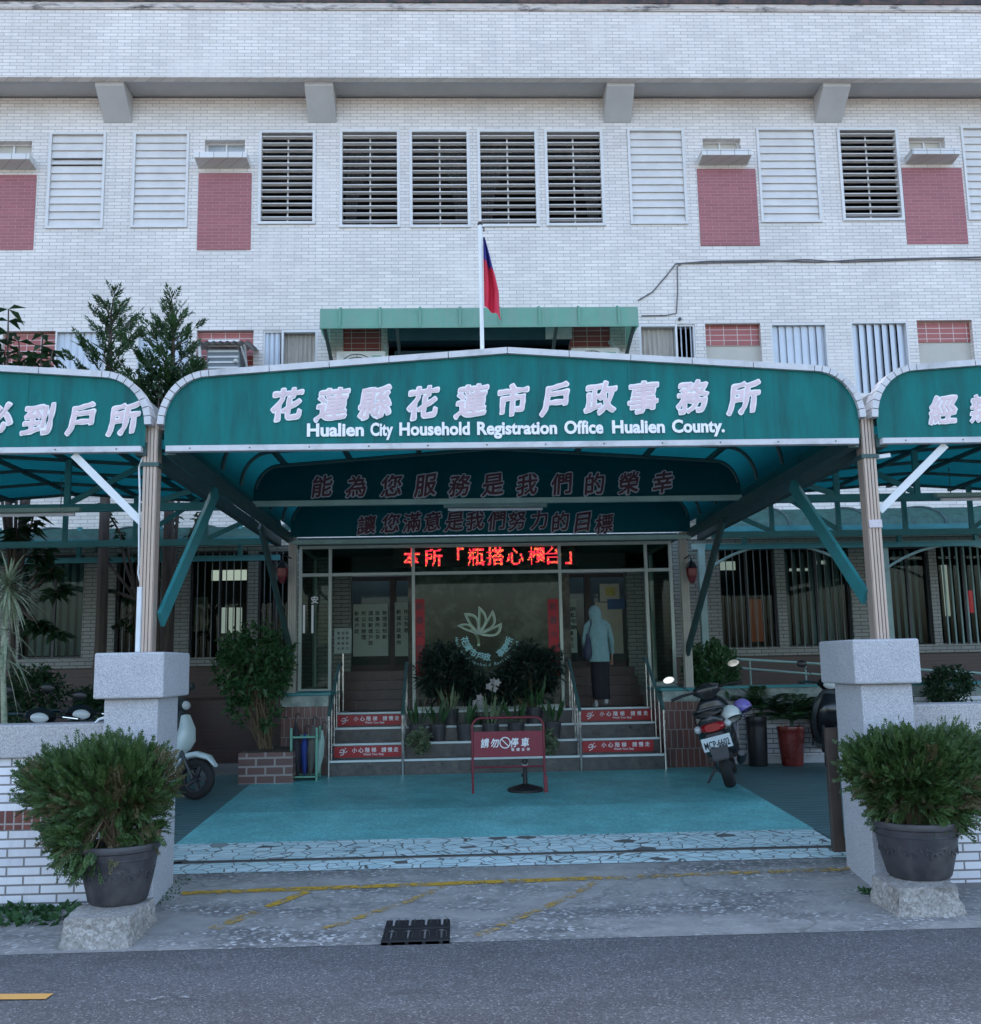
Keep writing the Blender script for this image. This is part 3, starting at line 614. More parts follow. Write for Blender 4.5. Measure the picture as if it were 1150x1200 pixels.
# ------------------------------------------------------------------ lettering
_gc = {}
def glyph(s, off=0.0, ext=0.0):
    k = (s, off, ext)
    if k in _gc: return _gc[k]
    cu = bpy.data.curves.new('letter', 'FONT'); cu.body = s; cu.size = 1; cu.offset = off; cu.extrude = ext; cu.resolution_u = 3
    o = bpy.data.objects.new('letter', cu); C.objects.link(o); bpy.context.view_layer.update()
    me = bpy.data.meshes.new_from_object(o.evaluated_get(bpy.context.evaluated_depsgraph_get()))
    vs = np.array([v.co[:] for v in me.vertices]) if len(me.vertices) else np.zeros((0,3)); fs = [tuple(p.vertices) for p in me.polygons]
    bpy.data.objects.remove(o); bpy.data.curves.remove(cu); bpy.data.meshes.remove(me)
    _gc[k] = (vs, fs); return _gc[k]
_bc = {}
def blob(ch, thr, res=72, wob=.0):
    """rounded plate round a glyph: the set of points nearer than thr to it, as a marching squares mesh"""
    k = (ch, round(thr,4), res, wob)
    if k in _bc: return _bc[k]
    vs, fs = glyph(ch, 0.0, 0.0); lo, hi = vs.min(0)[:2], vs.max(0)[:2]; m = thr+.04; h = 1.0/res
    T = np.array([(vs[f[0]][:2], vs[f[i]][:2], vs[f[i+1]][:2]) for f in fs for i in range(1, len(f)-1)])
    nx, ny = int((hi[0]-lo[0]+2*m)/h)+2, int((hi[1]-lo[1]+2*m)/h)+2
    gx, gy = np.meshgrid(lo[0]-m+h*np.arange(nx), lo[1]-m+h*np.arange(ny)); P = np.stack([gx.ravel(), gy.ravel()], 1); ins = np.zeros(len(P), bool)
    A, Bv, Cv = T[:,0], T[:,1], T[:,2]; d2 = np.full(len(P), 9.0)
    for a, b, c in T:
        e1 = (b[0]-a[0])*(P[:,1]-a[1])-(b[1]-a[1])*(P[:,0]-a[0]); e2 = (c[0]-b[0])*(P[:,1]-b[1])-(c[1]-b[1])*(P[:,0]-b[0]); e3 = (a[0]-c[0])*(P[:,1]-c[1])-(a[1]-c[1])*(P[:,0]-c[0])
        ins |= ((e1 >= 0)&(e2 >= 0)&(e3 >= 0))|((e1 <= 0)&(e2 <= 0)&(e3 <= 0))
        for u, w_ in ((a,b),(b,c),(c,a)):
            e = w_-u; L = max(float(e@e), 1e-12); q = np.clip(((P-u)@e)/L, 0, 1)[:,None]*e+u-P; d2 = np.minimum(d2, (q*q).sum(1))
    # inner triangle edges count as distance too, so only the sign outside matters
    D = np.where(ins, -.5*h, np.sqrt(d2)); t_ = thr+wob*np.array([noise.noise(Vector((x*4.3, y*4.3, ord(ch)%97))) for x, y in P]); Fv = (D-t_).reshape(ny, nx)
    V, F, ed = [], [], {}
    def vid(key, x, y):
        if key not in ed: ed[key] = len(V); V.append((x, y))
        return ed[key]
    segs = []
    for j in range(ny-1):
        for i in range(nx-1):
            c4 = [(i,j),(i+1,j),(i+1,j+1),(i,j+1)]; f4 = [Fv[y,x] for x,y in c4]
            if min(f4) > 0: continue
            poly = []; cr_ = []
            for k2 in range(4):
                (xa,ya),(xb,yb) = c4[k2], c4[(k2+1)%4]; fa, fb = f4[k2], f4[(k2+1)%4]
                if fa <= 0: poly.append(vid((xa,ya), lo[0]-m+h*xa, lo[1]-m+h*ya))
                if (fa <= 0) != (fb <= 0):
                    u = fa/(fa-fb); v_ = vid(tuple(sorted(((xa,ya),(xb,yb)))), lo[0]-m+h*(xa+(xb-xa)*u), lo[1]-m+h*(ya+(yb-ya)*u)); poly.append(v_); cr_.append((v_, fa <= 0))
            if len(poly) >= 3: F.append(tuple(poly))
            if len(cr_) == 2: segs.append((cr_[0][0], cr_[1][0]))
    n = len(V); vs3 = [(x, y, .02) for x, y in V]+[(x, y, 0) for x, y in V]; F += [(a, b, b+n, a+n) for a, b in segs]
    _bc[k] = (np.array(vs3), F); return _bc[k]
def put(mb, s, cx, cz, Y, h, mi=0, off=0.0, thick=.006, shear=0.0, wf=1.0, rot=0.0, rise=0.0, base=None, ang=None):
    vs, fs = glyph(s, 0 if len(s) == 1 and ord(s) > 0x2e00 else off, .02)
    if not len(vs): return
    if len(s) == 1 and ord(s) > 0x2e00 and off > 0: vs, fs = blob(s, off, 72 if h > .15 else 44, .6*off if shear else 0)
    v0, _ = glyph(base or s, 0.0, .02); lo, hi = v0.min(0), v0.max(0); c = (lo+hi)/2
    ref = max(hi[1]-lo[1], .62*(hi[0]-lo[0])) if len(s) == 1 else hi[1]-lo[1]
    sc = h/ref; out = []
    for x, y, z in vs:
        x, y = (x-c[0])*sc*wf, (y-c[1])*sc
        x += shear*y; y += rise*x
        x, y = x*math.cos(rot)-y*math.sin(rot), x*math.sin(rot)+y*math.cos(rot)
        out.append((cx+x, Y-(thick if z > 0 else 0), cz+y))
    mb.add(out, fs, mi)
def brush(s, pos, Y, hpx, mats, name, parent, off=(.03, .012), lift=.004, jit=True):
    """one line of cut-out characters: pale outline plate with a coloured face in front"""
    q = random.Random(3); name = name.replace('lettering', 'character')
    for ch, (px, py) in zip(s, pos):
        mb = MB()
        p = at(px, py, Y); h = at(px, py-hpx/2, Y).z-at(px, py+hpx/2, Y).z
        sh, ri, ro = .12+q.uniform(-.03,.05), .1+q.uniform(-.03,.04), q.uniform(-.03,.03)
        put(mb, ch, p.x, p.z, Y-.002, h, 0, off[0], .01, sh, .95, ro, ri, ch); put(mb, ch, p.x, p.z, Y-.0125, h, 1, off[1], .004, sh, .95, ro, ri, ch)
        mb.build('character', mats, parent)

# ------------------------------------------------------------------ canopies
CF, CB = 7.5, 13.45                     # front and back of the driveway canopies
def arch(x0, x1, zb=3.30, zs=3.46, zc=3.83, zr=3.99, r=.33, n=9, ridge=.49):
    p = [(x0, zb), (x0, zs)]
    for i in range(1, n): a = math.pi/2*i/(n-.0); p.append((x0+r*(1-math.cos(a)), zs+(zc-zs)*math.sin(a)))
    p.append((x0+r, zc)); xm = x0+(x1-x0)*ridge; q = [(x1-(x-x0), z) for x, z in p]
    return p+[(xm, zr)]+q[::-1]
def offset_arch(p, t):
    xm = sum(x for x, _ in p)/len(p); out = []
    for i, (x, z) in enumerate(p):
        a = Vector(p[max(i-1,0)]); b = Vector(p[min(i+1,len(p)-1)]); d = (b-a).normalized(); out.append((x-d.y*t, z+d.x*t))
    return out
def canopy(name, label, x0, x1, text=None, panels=True, ridge=.49, trusses=()):
    t = thing(name, label, 'canopy', ((x0+x1)/2, CF, 3.3), 'teal canopies over the forecourt')
    P = arch(x0, x1, ridge=ridge)
    mb = MB(); n = len(P); rows = [CF+.02+(CB-CF)*k/6 for k in range(7)]
    mb.add([(x, y, z) for y in rows for x, z in P], [(k*n+i, k*n+i+1, (k+1)*n+i+1, (k+1)*n+i) for k in range(6) for i in range(1, n-2)])
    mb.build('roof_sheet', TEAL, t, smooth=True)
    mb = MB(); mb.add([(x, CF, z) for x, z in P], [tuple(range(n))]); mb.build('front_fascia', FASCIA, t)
    o_ = offset_arch(P, .048); mb = MB()       # pale trim following the top edge, cut into short pieces round the corners
    for i in range(1, n-2):
        (xa,za),(xb,zb),(xc,zc),(xd,zd) = P[i], P[i+1], o_[i+1], o_[i]
        segs = max(1, int(math.hypot(xb-xa, zb-za)/.42)); cut = .006
        for s in range(segs):
            L = math.hypot(xb-xa, zb-za); u0, u1 = s/segs+cut/L/2, (s+1)/segs-cut/L/2; l = lambda a, b, u: a+(b-a)*u
            mb.prism([(l(xa,xb,u0), l(za,zb,u0)), (l(xa,xb,u1), l(za,zb,u1)), (l(xd,xc,u1), l(zd,zc,u1)), (l(xd,xc,u0), l(zd,zc,u0))], CF-.035, CF+.12)
    mb.build('edge_trim', TRIM, t)
    MB().box(x0+.02, x1-.02, CF-.03, CF+.03, 3.255, 3.30).build('front_rail', TRIM, t, bevel=.004)
    mb = MB()
    for i in range(1, 6):
        x = x0+(x1-x0)*i/6; zt = next(za+(zb-za)*(x-xa)/(xb-xa) for (xa,za),(xb,zb) in zip(P[1:], P[2:]) if xb > xa and xa <= x <= xb); MB().box(x-.012, x+.012, CF-.0035, CF-.0005, 3.301, zt-.002).build('seam', FASCIA, t)
    mb = MB(); k = int((x1-x0)/.42)
    for i in range(k): mb.ball((x0+.2+i*(x1-x0-.4)/(k-1), CF-.031, 3.278), .007, n=6)
    mb.build('screw', pbr('screw_head', (.15,.15,.15), .4, metal=.8), t)
    # frame under the sheet
    In = offset_arch(P, -.03)
    mb = MB()
    for y in [CF+.12+k*(CB-CF-.2)/7 for k in range(8)]:
        mb.tube([(x, y, z) for x, z in In[1:-1]], .022, 6)
    mb.build('roof_rib', STEEL_DARK, t)
    mb = MB()
    for f in (.07, .2, .34, .5, .66, .8, .93):
        x = x0+(x1-x0)*f
        z = next(za+(zb-za)*(x-xa)/(xb-xa) for (xa,za),(xb,zb) in zip(P[1:], P[2:]) if xb > xa and xa <= x <= xb)
        mb.bar((x, CF+.04, z-.05), (x, CB, z-.05), .05, .04)
    mb.build('purlin', STEEL_DARK, t)
    for x in (x0+.04, x1-.04): MB().box(x-.04, x+.04, CF+.031, CB, 3.24, 3.34).build('side_beam', STEEL_DARK, t)
    for yt in trusses:
        zb_ = 3.36 if yt < 12 else 3.26
        mb = MB(); mb.box(x0+.09, x1-.09, yt-.035, yt+.035, zb_-.05, zb_+.03)
        w_ = (x1-x0)/6
        top = lambda x: next(za+(zb-za)*(x-xa)/(xb-xa) for (xa,za),(xb,zb) in zip(P[1:], P[2:]) if xb > xa and xa <= x <= xb)-.06
        for k in range(1, 6): xx = x0+w_*k; mb.box(xx-.03, xx+.03, yt-.02, yt+.02, zb_+.03, top(xx))
        for k in range(1, 6):
            xx = x0+w_*k; s = 1 if k < 3 else -1
            if k != 3: mb.bar((xx, yt, zb_+.03), (xx-s*w_*.9, yt, top(xx-s*w_*.9)), .02, .06, (0,0,1))
        mb.build('truss', STEEL_TEAL, t)
    return t, P
main, P0 = canopy('entrance_canopy', 'arched teal canopy over the driveway carrying the eleven large characters and an English line', -2.17, 3.10)
left, _ = canopy('side_canopy', 'left teal canopy over the scooters, its sign ending in three whole characters', -7.64, -2.31, ridge=.5, trusses=(10.7, 13.0))
right, _ = canopy('side_canopy', 'right teal canopy over the parking bay with one whole character in view', 3.24, 8.54, ridge=.5, trusses=(10.7, 13.0))
# inner panels with lettering
for y, zb, nm, s, pts, h in ((10.6, 3.36, 'text_panel', '能為您服務是我們的榮幸', [(378,570),(418,570),(459,569),(499,569),(539,569),(578,568),(618,568),(658,567),(697,567),(737,566),(777,565)], 24),
                         (13.0, 3.24, 'text_panel', '讓您滿意是我們努力的目標', [(430,615),(458,613),(483,612),(507,611),(533,611),(557,610),(582,610),(606,610),(632,609),(657,611),(683,612),(708,614)], 21)):
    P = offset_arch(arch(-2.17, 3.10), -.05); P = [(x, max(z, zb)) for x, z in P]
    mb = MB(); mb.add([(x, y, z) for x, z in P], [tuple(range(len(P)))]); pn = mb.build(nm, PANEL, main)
    MB().box(-2.12, 3.05, y-.03, y+.03, zb-.035, zb+.02).build('panel_rail', STEEL_PALE, main)
    mb = MB(); mb.tube([(x, y-.03, z) for x, z in offset_arch(P, -.03)[2:-2]], .018, 6); mb.build('panel_rib', STEEL_DARK, main)
    brush(s, pts, y-.01, h, [LET_DULL, LET_MAROON], 'lettering', pn, (.07, .02))
brush('花蓮縣花蓮市戶政事務所', [(337,474),(390,474),(440,472),(496,472),(553,470),(601,469),(650,468),(704,467),(754,466),(812,465),(872,466)], CF-.004, 35, [LET_W, LET_PINK], 'chinese_lettering', main, (.054, .016))
pa, pb = at(360,503,CF), at(848,498,CF); hh = at(500,494,CF).z-at(500,509,CF).z
words = [('Hualien',360,427),('City',434,461),('Household',468,551),('Registration',559,653),('Office',661,707),('Hualien',717,779),('County.',787,849)]
for s, xa, xb in words:
    a = at(xa, 504-(xa-360)*.0105, CF); b = at(xb, 504-(xb-360)*.0105, CF); v, _ = glyph(s, 0, .02); rr = (v.max(0)-v.min(0)); h_ = hh*(rr[1]/.73)
    wf = (b.x-a.x-.012)/(rr[0]*h_/rr[1]); asc = (v.max(0)[1]+v.min(0)[1])/2/.73*hh-hh/2
    mb = MB(); put(mb, s, (a.x+b.x)/2, (a.z+b.z)/2+asc, CF-.006, h_, 0, .035, .01, 0, wf); mb.build('english_word', [LET_W], main)
brush('必到戶所', [(-3,490),(45,492),(95,491),(146,491)], CF-.004, 34, [LET_W, LET_PINK], 'chinese_lettering', left, (.054,.016))
brush('經辦', [(1105,480),(1153,478)], CF-.004, 31, [LET_W, LET_PINK], 'chinese_lettering', right, (.054,.016))
# gutters between the canopies
GUT = pbr('grey_gutter', (.2,.22,.22), .5, var=.2)
for par, xg in ((left, -2.22), (right, 3.15)):
    mb = MB()
    mb.add([(xg-.125,CF+.15,3.70),(xg-.03,CF+.15,3.46),(xg+.03,CF+.15,3.46),(xg+.125,CF+.15,3.70),(xg-.125,CF+.7,3.70),(xg-.03,CF+.7,3.46),(xg+.03,CF+.7,3.46),(xg+.125,CF+.7,3.70)], [(0,1,5,4),(1,2,6,5),(2,3,7,6)])
    mb.build('gutter', GUT, par)
# posts on the granite pillars, with their braces
def ribbed_post(mb, x, y, z0, z1, w_=.105):
    mb.box(x-w_/2, x+w_/2, y-w_/2, y+w_/2, z0, z1)
    for k in (-1.5, -.5, .5, 1.5): mb.box(x+k*w_*.24-.009, x+k*w_*.24+.009, y-w_/2-.012, y-w_/2-.0005, z0, z1)
for nm, lab, par, px, tp in (('canopy_post', 'rusty ribbed steel post standing on the granite pillar left of the driveway', left, 172, -1), ('canopy_post', 'rusty ribbed steel post standing on the granite pillar right of the driveway', right, 1032, 1)):
    p = at(px, 755, 7.62); x = p.x
    t = thing(nm, lab, 'post', (x, 7.62, 1.77), 'canopy posts on the pillars'); mb = MB(); ribbed_post(mb, x, 7.62, 1.775, 3.5); mb.build('shaft', POST_M, t)
    MB().box(x-.068, x+.068, 7.545, 7.69, 3.16, 3.19).build('clamp', STEEL_DARK, t)
    s = tp
    e = at(85, 529, 7.5) if s < 0 else at(1110, 515, 7.5); q = at(169, 611, 7.56) if s < 0 else at(1027, 598, 7.56)
    MB().bar((e.x, 7.53, 3.25), (x+s*.062, 7.6, q.z), .02, .055).build('white_brace', WHITE_ST, t)
    xb = -2.13 if s < 0 else 3.06; xc = -2.21 if s < 0 else 3.13
    MB().bar((xc, 7.69, 2.02 if s < 0 else 2.1), (xb, 9.0, 3.22), .03, .13).build('teal_brace', STEEL_TEAL, t)
    if s > 0: MB().box(x-.05, x+.05, 7.54, 7.549, 2.62, 2.68).build('repair_tape', pbr('pale_tape', (.5,.46,.48), .7), t); MB().bar((x+.06, 7.58, 3.17), (x+.16, 7.56, 3.18), .03, .03).build('pipe_stub', WHITE_ST, t)
    else:
        mb = MB(); mb.tube([at(a_, b_, 7.58) for a_, b_ in ((171,525),(168,535),(163,548),(164,580),(163,620),(163,660),(162,672),(165,685),(164,700))], .008, 6)
        mb.tube([at(164,688,7.56), at(161.5,764,7.56)], .02, 8); mb.build('white_conduit', WHITE_ST, t)
# rear columns at the porch end
for px, lab in ((343, 'beige steel column at the back of the canopy left of the glass porch'), (803, 'beige steel column at the back of the canopy right of the glass porch')):
    p = at(px, 700, 13.1); t = thing('canopy_column', lab, 'post', (p.x, 13.1, .32), 'columns beside the glass porch')
    mb = MB(); ribbed_post(mb, p.x, 13.1, .32, 3.3, .1); mb.build('shaft', pbr('beige_column', (.4,.38,.33), .5, var=.12), t)
    s = -1 if px < 500 else 1
    MB().bar((p.x-s*.02, 13.03, 1.75), (p.x+s*.1, 11.4, 3.24), .03, .13).build('brace', STEEL_DARK, t)
    xx = p.x; lx = at(331 if s < 0 else 811, 672, 12.9).x; lz = at(331 if s < 0 else 811, 672, 12.9).z
    ln = thing('lantern', 'small red wall lantern hanging from the column %s of the porch' % ('left' if s < 0 else 'right'), 'lantern', (lx, 12.9, lz), 'small red lanterns')
    mb = MB(); mb.lathe([(.0,-.13),(.03,-.12),(.065,-.03),(.075,.06),(.02,.1)], (lx, 12.9, lz), 8); mb.build('lantern_body', pbr('lantern_glass', (.14,.012,.015), .3), ln)
    mb = MB(); mb.lathe([(.085,.07),(.05,.13),(.012,.17),(.0,.2)], (lx, 12.9, lz), 8); mb.tube([(lx, 12.9, lz+.18), (lx, 12.95, lz+.24), (xx, 13.06, lz+.2)], .01, 6); mb.build('lantern_cap', BLACK, ln)
# fluorescent battens under the canopies
def batten(pxs, Y, label):
    a, b = at(*pxs[0], Y), at(*pxs[1], Y); t = thing('batten_lamp', label, 'lamp', (a+b)/2, 'unlit tube lamps under the canopies')
    MB().bar(a+Vector((0,0,.02)), b+Vector((0,0,.02)), .07, .04).build('housing', STEEL_PALE, t); mb = MB(); mb.tube([a+Vector((.05,0,-.022)), b+Vector((-.05,0,-.022))], .016, 8); mb.build('tube', LET_W, t)
    mb = MB()
    for f in (.15, .85): q = a.lerp(b, f); mb.tube([q+Vector((0,0,.04)), (q.x, q.y, 3.5)], .005, 5)
    mb.build('hanger', STEEL_DARK, t)
batten(((520,595),(641,594)), 11.6, 'unlit tube lamp hanging below the upper line of characters in the main canopy')
batten(((-60,602),(94,600)), 9.8, 'unlit tube lamp hanging under the left canopy')
batten(((1097,583),(1215,581)), 9.8, 'unlit tube lamp hanging under the right canopy')

# barrel roofs over the side walks along the facade
def barrel(x0, x1, zlow, ztop, label, y0=14.7, y1=FY-.02):
    t = thing('barrel_awning', label, 'awning', ((x0+x1)/2, FY, zlow)); n = 10
    pr = [(y0+(y1-y0)*(1-math.cos(math.pi/2*i/n)), zlow+(ztop-zlow)*math.sin(math.pi/2*i/n)) for i in range(n+1)]
    mb = MB(); mb.add([(x, y, z) for x in (x0, x1) for y, z in pr], [(i, i+1, n+2+i, n+1+i) for i in range(n)]); mb.build('barrel_sheet', BARREL, t, smooth=True)
    mb = MB(); k = max(2, int((x1-x0)/1.1))
    for i in range(k+1): x = x0+(x1-x0)*i/k; MB().tube([(x, y-.0, z+.012) for y, z in pr], .022, 6).build('barrel_rib', STEEL_DARK, t)
    mb = MB(); mb.box(x0, x1, y0-.04, y0+.04, zlow-.08, zlow+.02); mb.box(x0, x1, y0+.3, y0+.36, zlow-.28, zlow-.2)
    for i in range(k+1): x = x0+(x1-x0)*(i+.5)/k; mb.box(x-.03, x+.03, y0+.3, y0+.36, zlow-.2, zlow+.25) if i < k else None
    mb.build('edge_beam', STEEL_TEAL, t); return t
bt = barrel(3.75, 12.0, 3.56, 4.02, 'green barrel vaulted awning over the walk along the right side windows')
zl = at(900, 640, 15.1).z
mb = MB()
MB().box(3.55, 12, 15.06, 15.14, zl-.04, zl+.05).build('lintel', STEEL_PALE, bt)
for xa, xb, zz in ((828, 1000, 0), (1036, 1208, 0)):
    a, m_, b = at(xa, 668, 15.05), at((xa+xb)/2, 638, 15.05), at(xb, 668, 15.05); mb.tube([(a.x+(b.x-a.x)*i/16, 15.04, a.z+(m_.z-a.z)*(1-(2*i/16-1)**2)) for i in range(17)], .022, 6)
mb.build('arch_pipe', STEEL_PALE, bt)
for px in (1040, 806+18): p = at(px, 700, 15.1); MB().box(p.x-.05, p.x+.05, 15.05, 15.15, .32, zl-.04).build('post', STEEL_PALE, bt)
bl = barrel(-12.0, -2.6, 3.5, 3.85, 'green barrel vaulted awning over the walk along the left side windows')
p = at(323, 690, 15.1)

# ------------------------------------------------------------------ gate pillars, front walls
def pillar(label, x0, x1, y0=7.33, d=.52, capx=None):
    t = thing('gate_pillar', label, 'pillar', ((x0+x1)/2, y0+d/2, 0), 'granite gate pillars')
    mb = MB().box(x0, x1, y0, y0+d, -.03, 1.455); mb.build('shaft', GRANITE, t, bevel=.008)
    MB().box(x0-.06, x1+.05, y0-.06, y0+d+.12, 1.455, 1.775).build('capstone', GRANITE, t, bevel=.014)
    return t
PLx0, PLx1 = at(121,850,7.33).x, at(183,900,7.33).x; PRx0, PRx1 = at(1016,900,7.33).x, at(1069,800,7.33).x
pillar('grey granite gate pillar left of the driveway, partly hidden by the left potted bush', PLx0, PLx1)
pillar('grey granite gate pillar right of the driveway, partly hidden by the right potted bush', PRx0, PRx1)
def front_wall(label, x0, x1, zt):
    t = thing('front_wall', label, 'wall', ((x0+x1)/2, 7.5, 0)); band = (.56, .69)
    zc = zt-.23
    MB().box(x0, x1, 7.47, 7.66, -.03, band[0]).box(x0, x1, 7.47, 7.66, band[1], zc).build('tiled_face', FRONT_TILE, t)
    MB().box(x0, x1, 7.465, 7.665, band[0], band[1]).build('brick_band', SOLDIER, t)
    MB().box(x0-.0, x1, 7.42, 7.71, zc, zt).build('coping', GRANITE2, t, bevel=.01); return t
front_wall('low white tiled front wall with granite coping and a red brick band, left of the gate', -14, PLx0-.002, at(60,849,7.42).z)
front_wall('low white tiled front wall with granite coping, right of the gate', PRx1+.002, 14, at(1110,825,7.42).z)
MB_ = MB(); MB_.tube([at(x,y,7.55) for x,y in ((116,866),(112,855),(111,848),(116,843),(123,841))], .01, 6); tag(MB_.build('white_cable_loop', WHITE_ST), 'white cable looping over the wall coping beside the left gate pillar', 'cable')

# gate end post (folding gate) by the right pillar
gp = thing('gate_end_post', 'brown metal gate end post with an open lower corner beside the right pillar', 'gate', (2.75, 8.0, .1)); RUST = pbr('brown_gate_metal', (.075,.055,.045), .5, metal=.3, var=.25, dirt=(.12,.08,.06))
q0, q1 = at(972,853,7.95), at(985,998,7.95); a = at(971,920,7.95).x; b = at(990,920,7.95).x
MB().box(a, a+.085, 7.92, 7.98, q1.z, q0.z).build('upright', RUST, gp, bevel=.004); MB().box(a+.0855, a+.19, 7.92, 7.98, q1.z, q1.z+.11).box(a+.0855, a+.14, 7.94, 7.96, q0.z-.05, q0.z).build('foot', RUST, gp, bevel=.004)
MB().box(a+.15, a+.19, 7.93, 7.97, q1.z+.111, q0.z-.0).build('guide', STEEL_DARK, gp)

# ------------------------------------------------------------------ stairs
SX0, SX1 = at(385,905,12.8).x, at(781,900,12.8).x; SB = .32; RS, TD = .178, .31
st = thing('entrance_stairs', 'four dark stone steps with pale nosings up to the glass porch', 'stairs', ((SX0+SX1)/2, 12.8, SB))
for k in range(4):
    y = 12.8+TD*k
    MB().box(SX0, SX1, y, 15.2, SB+RS*k-(.02 if k == 0 else 0), SB+RS*(k+1)-(.0 if k == 3 else .0005)).build('step', DARK_GRANITE, st)
    MB().box(SX0, SX1, y-.012, y+.03, SB+RS*(k+1)-.012, SB+RS*(k+1)+.014).build('nosing', NOSE, st, bevel=.003)
LZ = SB+4*RS
XA, XB2 = at(472,870,12.9).x, at(681,870,12.9).x
def step_sign(px, k, label):
    (xa, ya, xb, yb) = px; y = 12.8+TD*k-.004
    a, b = at(xa,(ya+yb)/2,y).x, at(xb,(ya+yb)/2,y).x; z0 = SB+RS*k+.02; z1 = SB+RS*(k+1)-.02
    t = thing('step_sign', label, 'sign', ((a+b)/2, y, z0), 'watch your step signs on the stair risers')
    MB().box(a, b, y-.006, y, z0, z1).build('plate', RED_SIGN, t)
    mb = MB(); h = z1-z0; zt_, zb_ = z0+h*.64, z0+h*.24; wd = b-a
    for i, ch in enumerate('小心階梯'): put(mb, ch, a+wd*(.30+.095*i), zt_, y-.0065, h*.42, 0, .02, .002)
    for i, ch in enumerate('請慢走'): put(mb, ch, a+wd*(.735+.09*i), zt_, y-.0065, h*.42, 0, .02, .002)
    mb.build('lettering', LET_W, t); mb = MB()
    put(mb, 'Watch Your Step', a+wd*.58, zb_, y-.0065, h*.24, 0, .015, .002)
    mb.build('lettering', LET_W, t); mb = MB()
    fx, fz, s_ = a+wd*.13, (z0+z1)/2, h*.5      # falling man pictogram
    T = lambda u, v: (fx+u*s_, y-.008, fz+v*s_)
    for p_, r_ in (([(.35,.55),(.5,.7)],.09), ([(-.1,.5),(.35,.25)],.07), ([(-.55,.25),(-.1,.5),(.15,.1)],.07), ([(.15,.1),(-.35,-.15),(-.7,.0)],.08), ([(.15,.1),(.1,-.35),(-.5,-.65)],.08), ([(.15,.1),(.5,-.1),(.75,.2)],.06)):
        for (u0,v0),(u1,v1) in zip(p_, p_[1:]):
            d = math.hypot(u1-u0, v1-v0); nx_, nz_ = -(v1-v0)/d*r_, (u1-u0)/d*r_
            mb.add([T(u0-nx_,v0-nz_),T(u1-nx_,v1-nz_),T(u1+nx_,v1+nz_),T(u0+nx_,v0+nz_)], [(0,1,2,3)])
    mb.build('pictogram', LET_W, t)
step_sign((392,870,471,890), 1, 'lower red watch your step sign on the left flight of stairs'); step_sign((394,840,472,857), 3, 'upper red watch your step sign on the left flight of stairs')
step_sign((683,866,766,886), 1, 'lower red watch your step sign on the right flight of stairs'); step_sign((681,836,764,850), 3, 'upper red watch your step sign on the right flight of stairs')
TEALRAIL = pbr('teal_rail_cap', (.06,.16,.16), .35, metal=.3)
for lab, px in (('outer stair handrail left of the left flight', 385), ('inner stair handrail right of the left flight', 472), ('inner stair handrail left of the right flight', 681), ('outer stair handrail right of the right flight', 780)):
    x = at(px, 870, 12.75).x; t = thing('stair_handrail', 'steel '+lab, 'handrail', (x, 12.75, SB), 'steel handrails on the entrance stairs')
    ya, yb, za, zb_ = 12.76, 13.85, SB+.72, SB+.72+RS*3.6
    mb = MB(); mb.tube([(x, ya, za), (x, yb, zb_), (x, yb+.2, zb_)], .022, 8); mb.build('top_rail', TEALRAIL, t, smooth=True)
    mb = MB()
    for k in range(5):
        y = ya+.01+k*.27; zt_ = za+(zb_-za)*(y-ya)/(yb-ya); zf = SB+(RS*(min(3, int((y-12.8)/TD))+1) if y > 12.8 else 0)
        mb.tube([(x, y, zf), (x, y, zt_)], .017 if k == 0 else .012, 8)
    mb.build('baluster', STAINLESS, t, smooth=True)
# piers with brown tile and marble ledge either side
MARB = pbr('green_marble_ledge', (.2,.25,.23), .25, var=.35, scale=5, dirt=(.42,.42,.4), dscale=4)
def pier(label, x0, x1, y0, y1, ztop, nm='planter_pier'):
    t = thing(nm, label, 'wall', ((x0+x1)/2, y0, .32)); MB().box(x0, x1, y0, y1, .3, ztop-.17).build('tiled_body', BROWN_TILE, t)
    MB().box(x0-.01, x1+.01, y0-.02, y1, ztop-.17, ztop-.035).build('marble_band', MARB, t); MB().box(x0-.04, x1+.04, y0-.05, y1, ztop-.035, ztop).build('ledge', STEEL_TEAL, t, bevel=.004)
a, b = at(334,860,12.95).x, at(383,860,12.95).x; pier('brown tiled pier with pale ledge left of the stairs', a-.05, SX0-.03, 12.95, 13.9, at(360,812,12.95).z)
pier('brown tiled pier with pale ledge right of the stairs', SX1+.03, at(836,860,12.95).x, 12.95, 13.9, at(800,806,12.95).z)

# ------------------------------------------------------------------ glass porch
PY = 13.98
po = thing('glass_porch', 'aluminium and glass porch atop the steps with a lotus emblem on its middle pane', 'porch', (.43, PY, LZ))
xs_ = [at(x, 740, PY).x for x in (352, 387, 485, 658, 760, 789)]; zT, zM, zS = at(570, 637, PY).z, at(570, 671, PY).z, at(360, 812, PY).z
mb = MB(); hw = .022
for i, x in enumerate(xs_): mb.box(x-hw, x+hw, PY-.03, PY+.03, (zS if i in (0, 5) else LZ)+.001, zT)
for a, b in zip(xs_, xs_[1:]): mb.box(a+hw, b-hw, PY-.028, PY+.028, zM-.022, zM+.022); mb.box(a+hw, b-hw, PY-.028, PY+.028, zT-.045, zT-.001)
mb.box(xs_[0]+hw, xs_[1]-hw, PY-.028, PY+.028, zS, zS+.05); mb.box(xs_[4]+hw, xs_[5]-hw, PY-.028, PY+.028, zS, zS+.05); mb.box(xs_[2]+hw, xs_[3]-hw, PY-.028, PY+.028, LZ, LZ+.06)
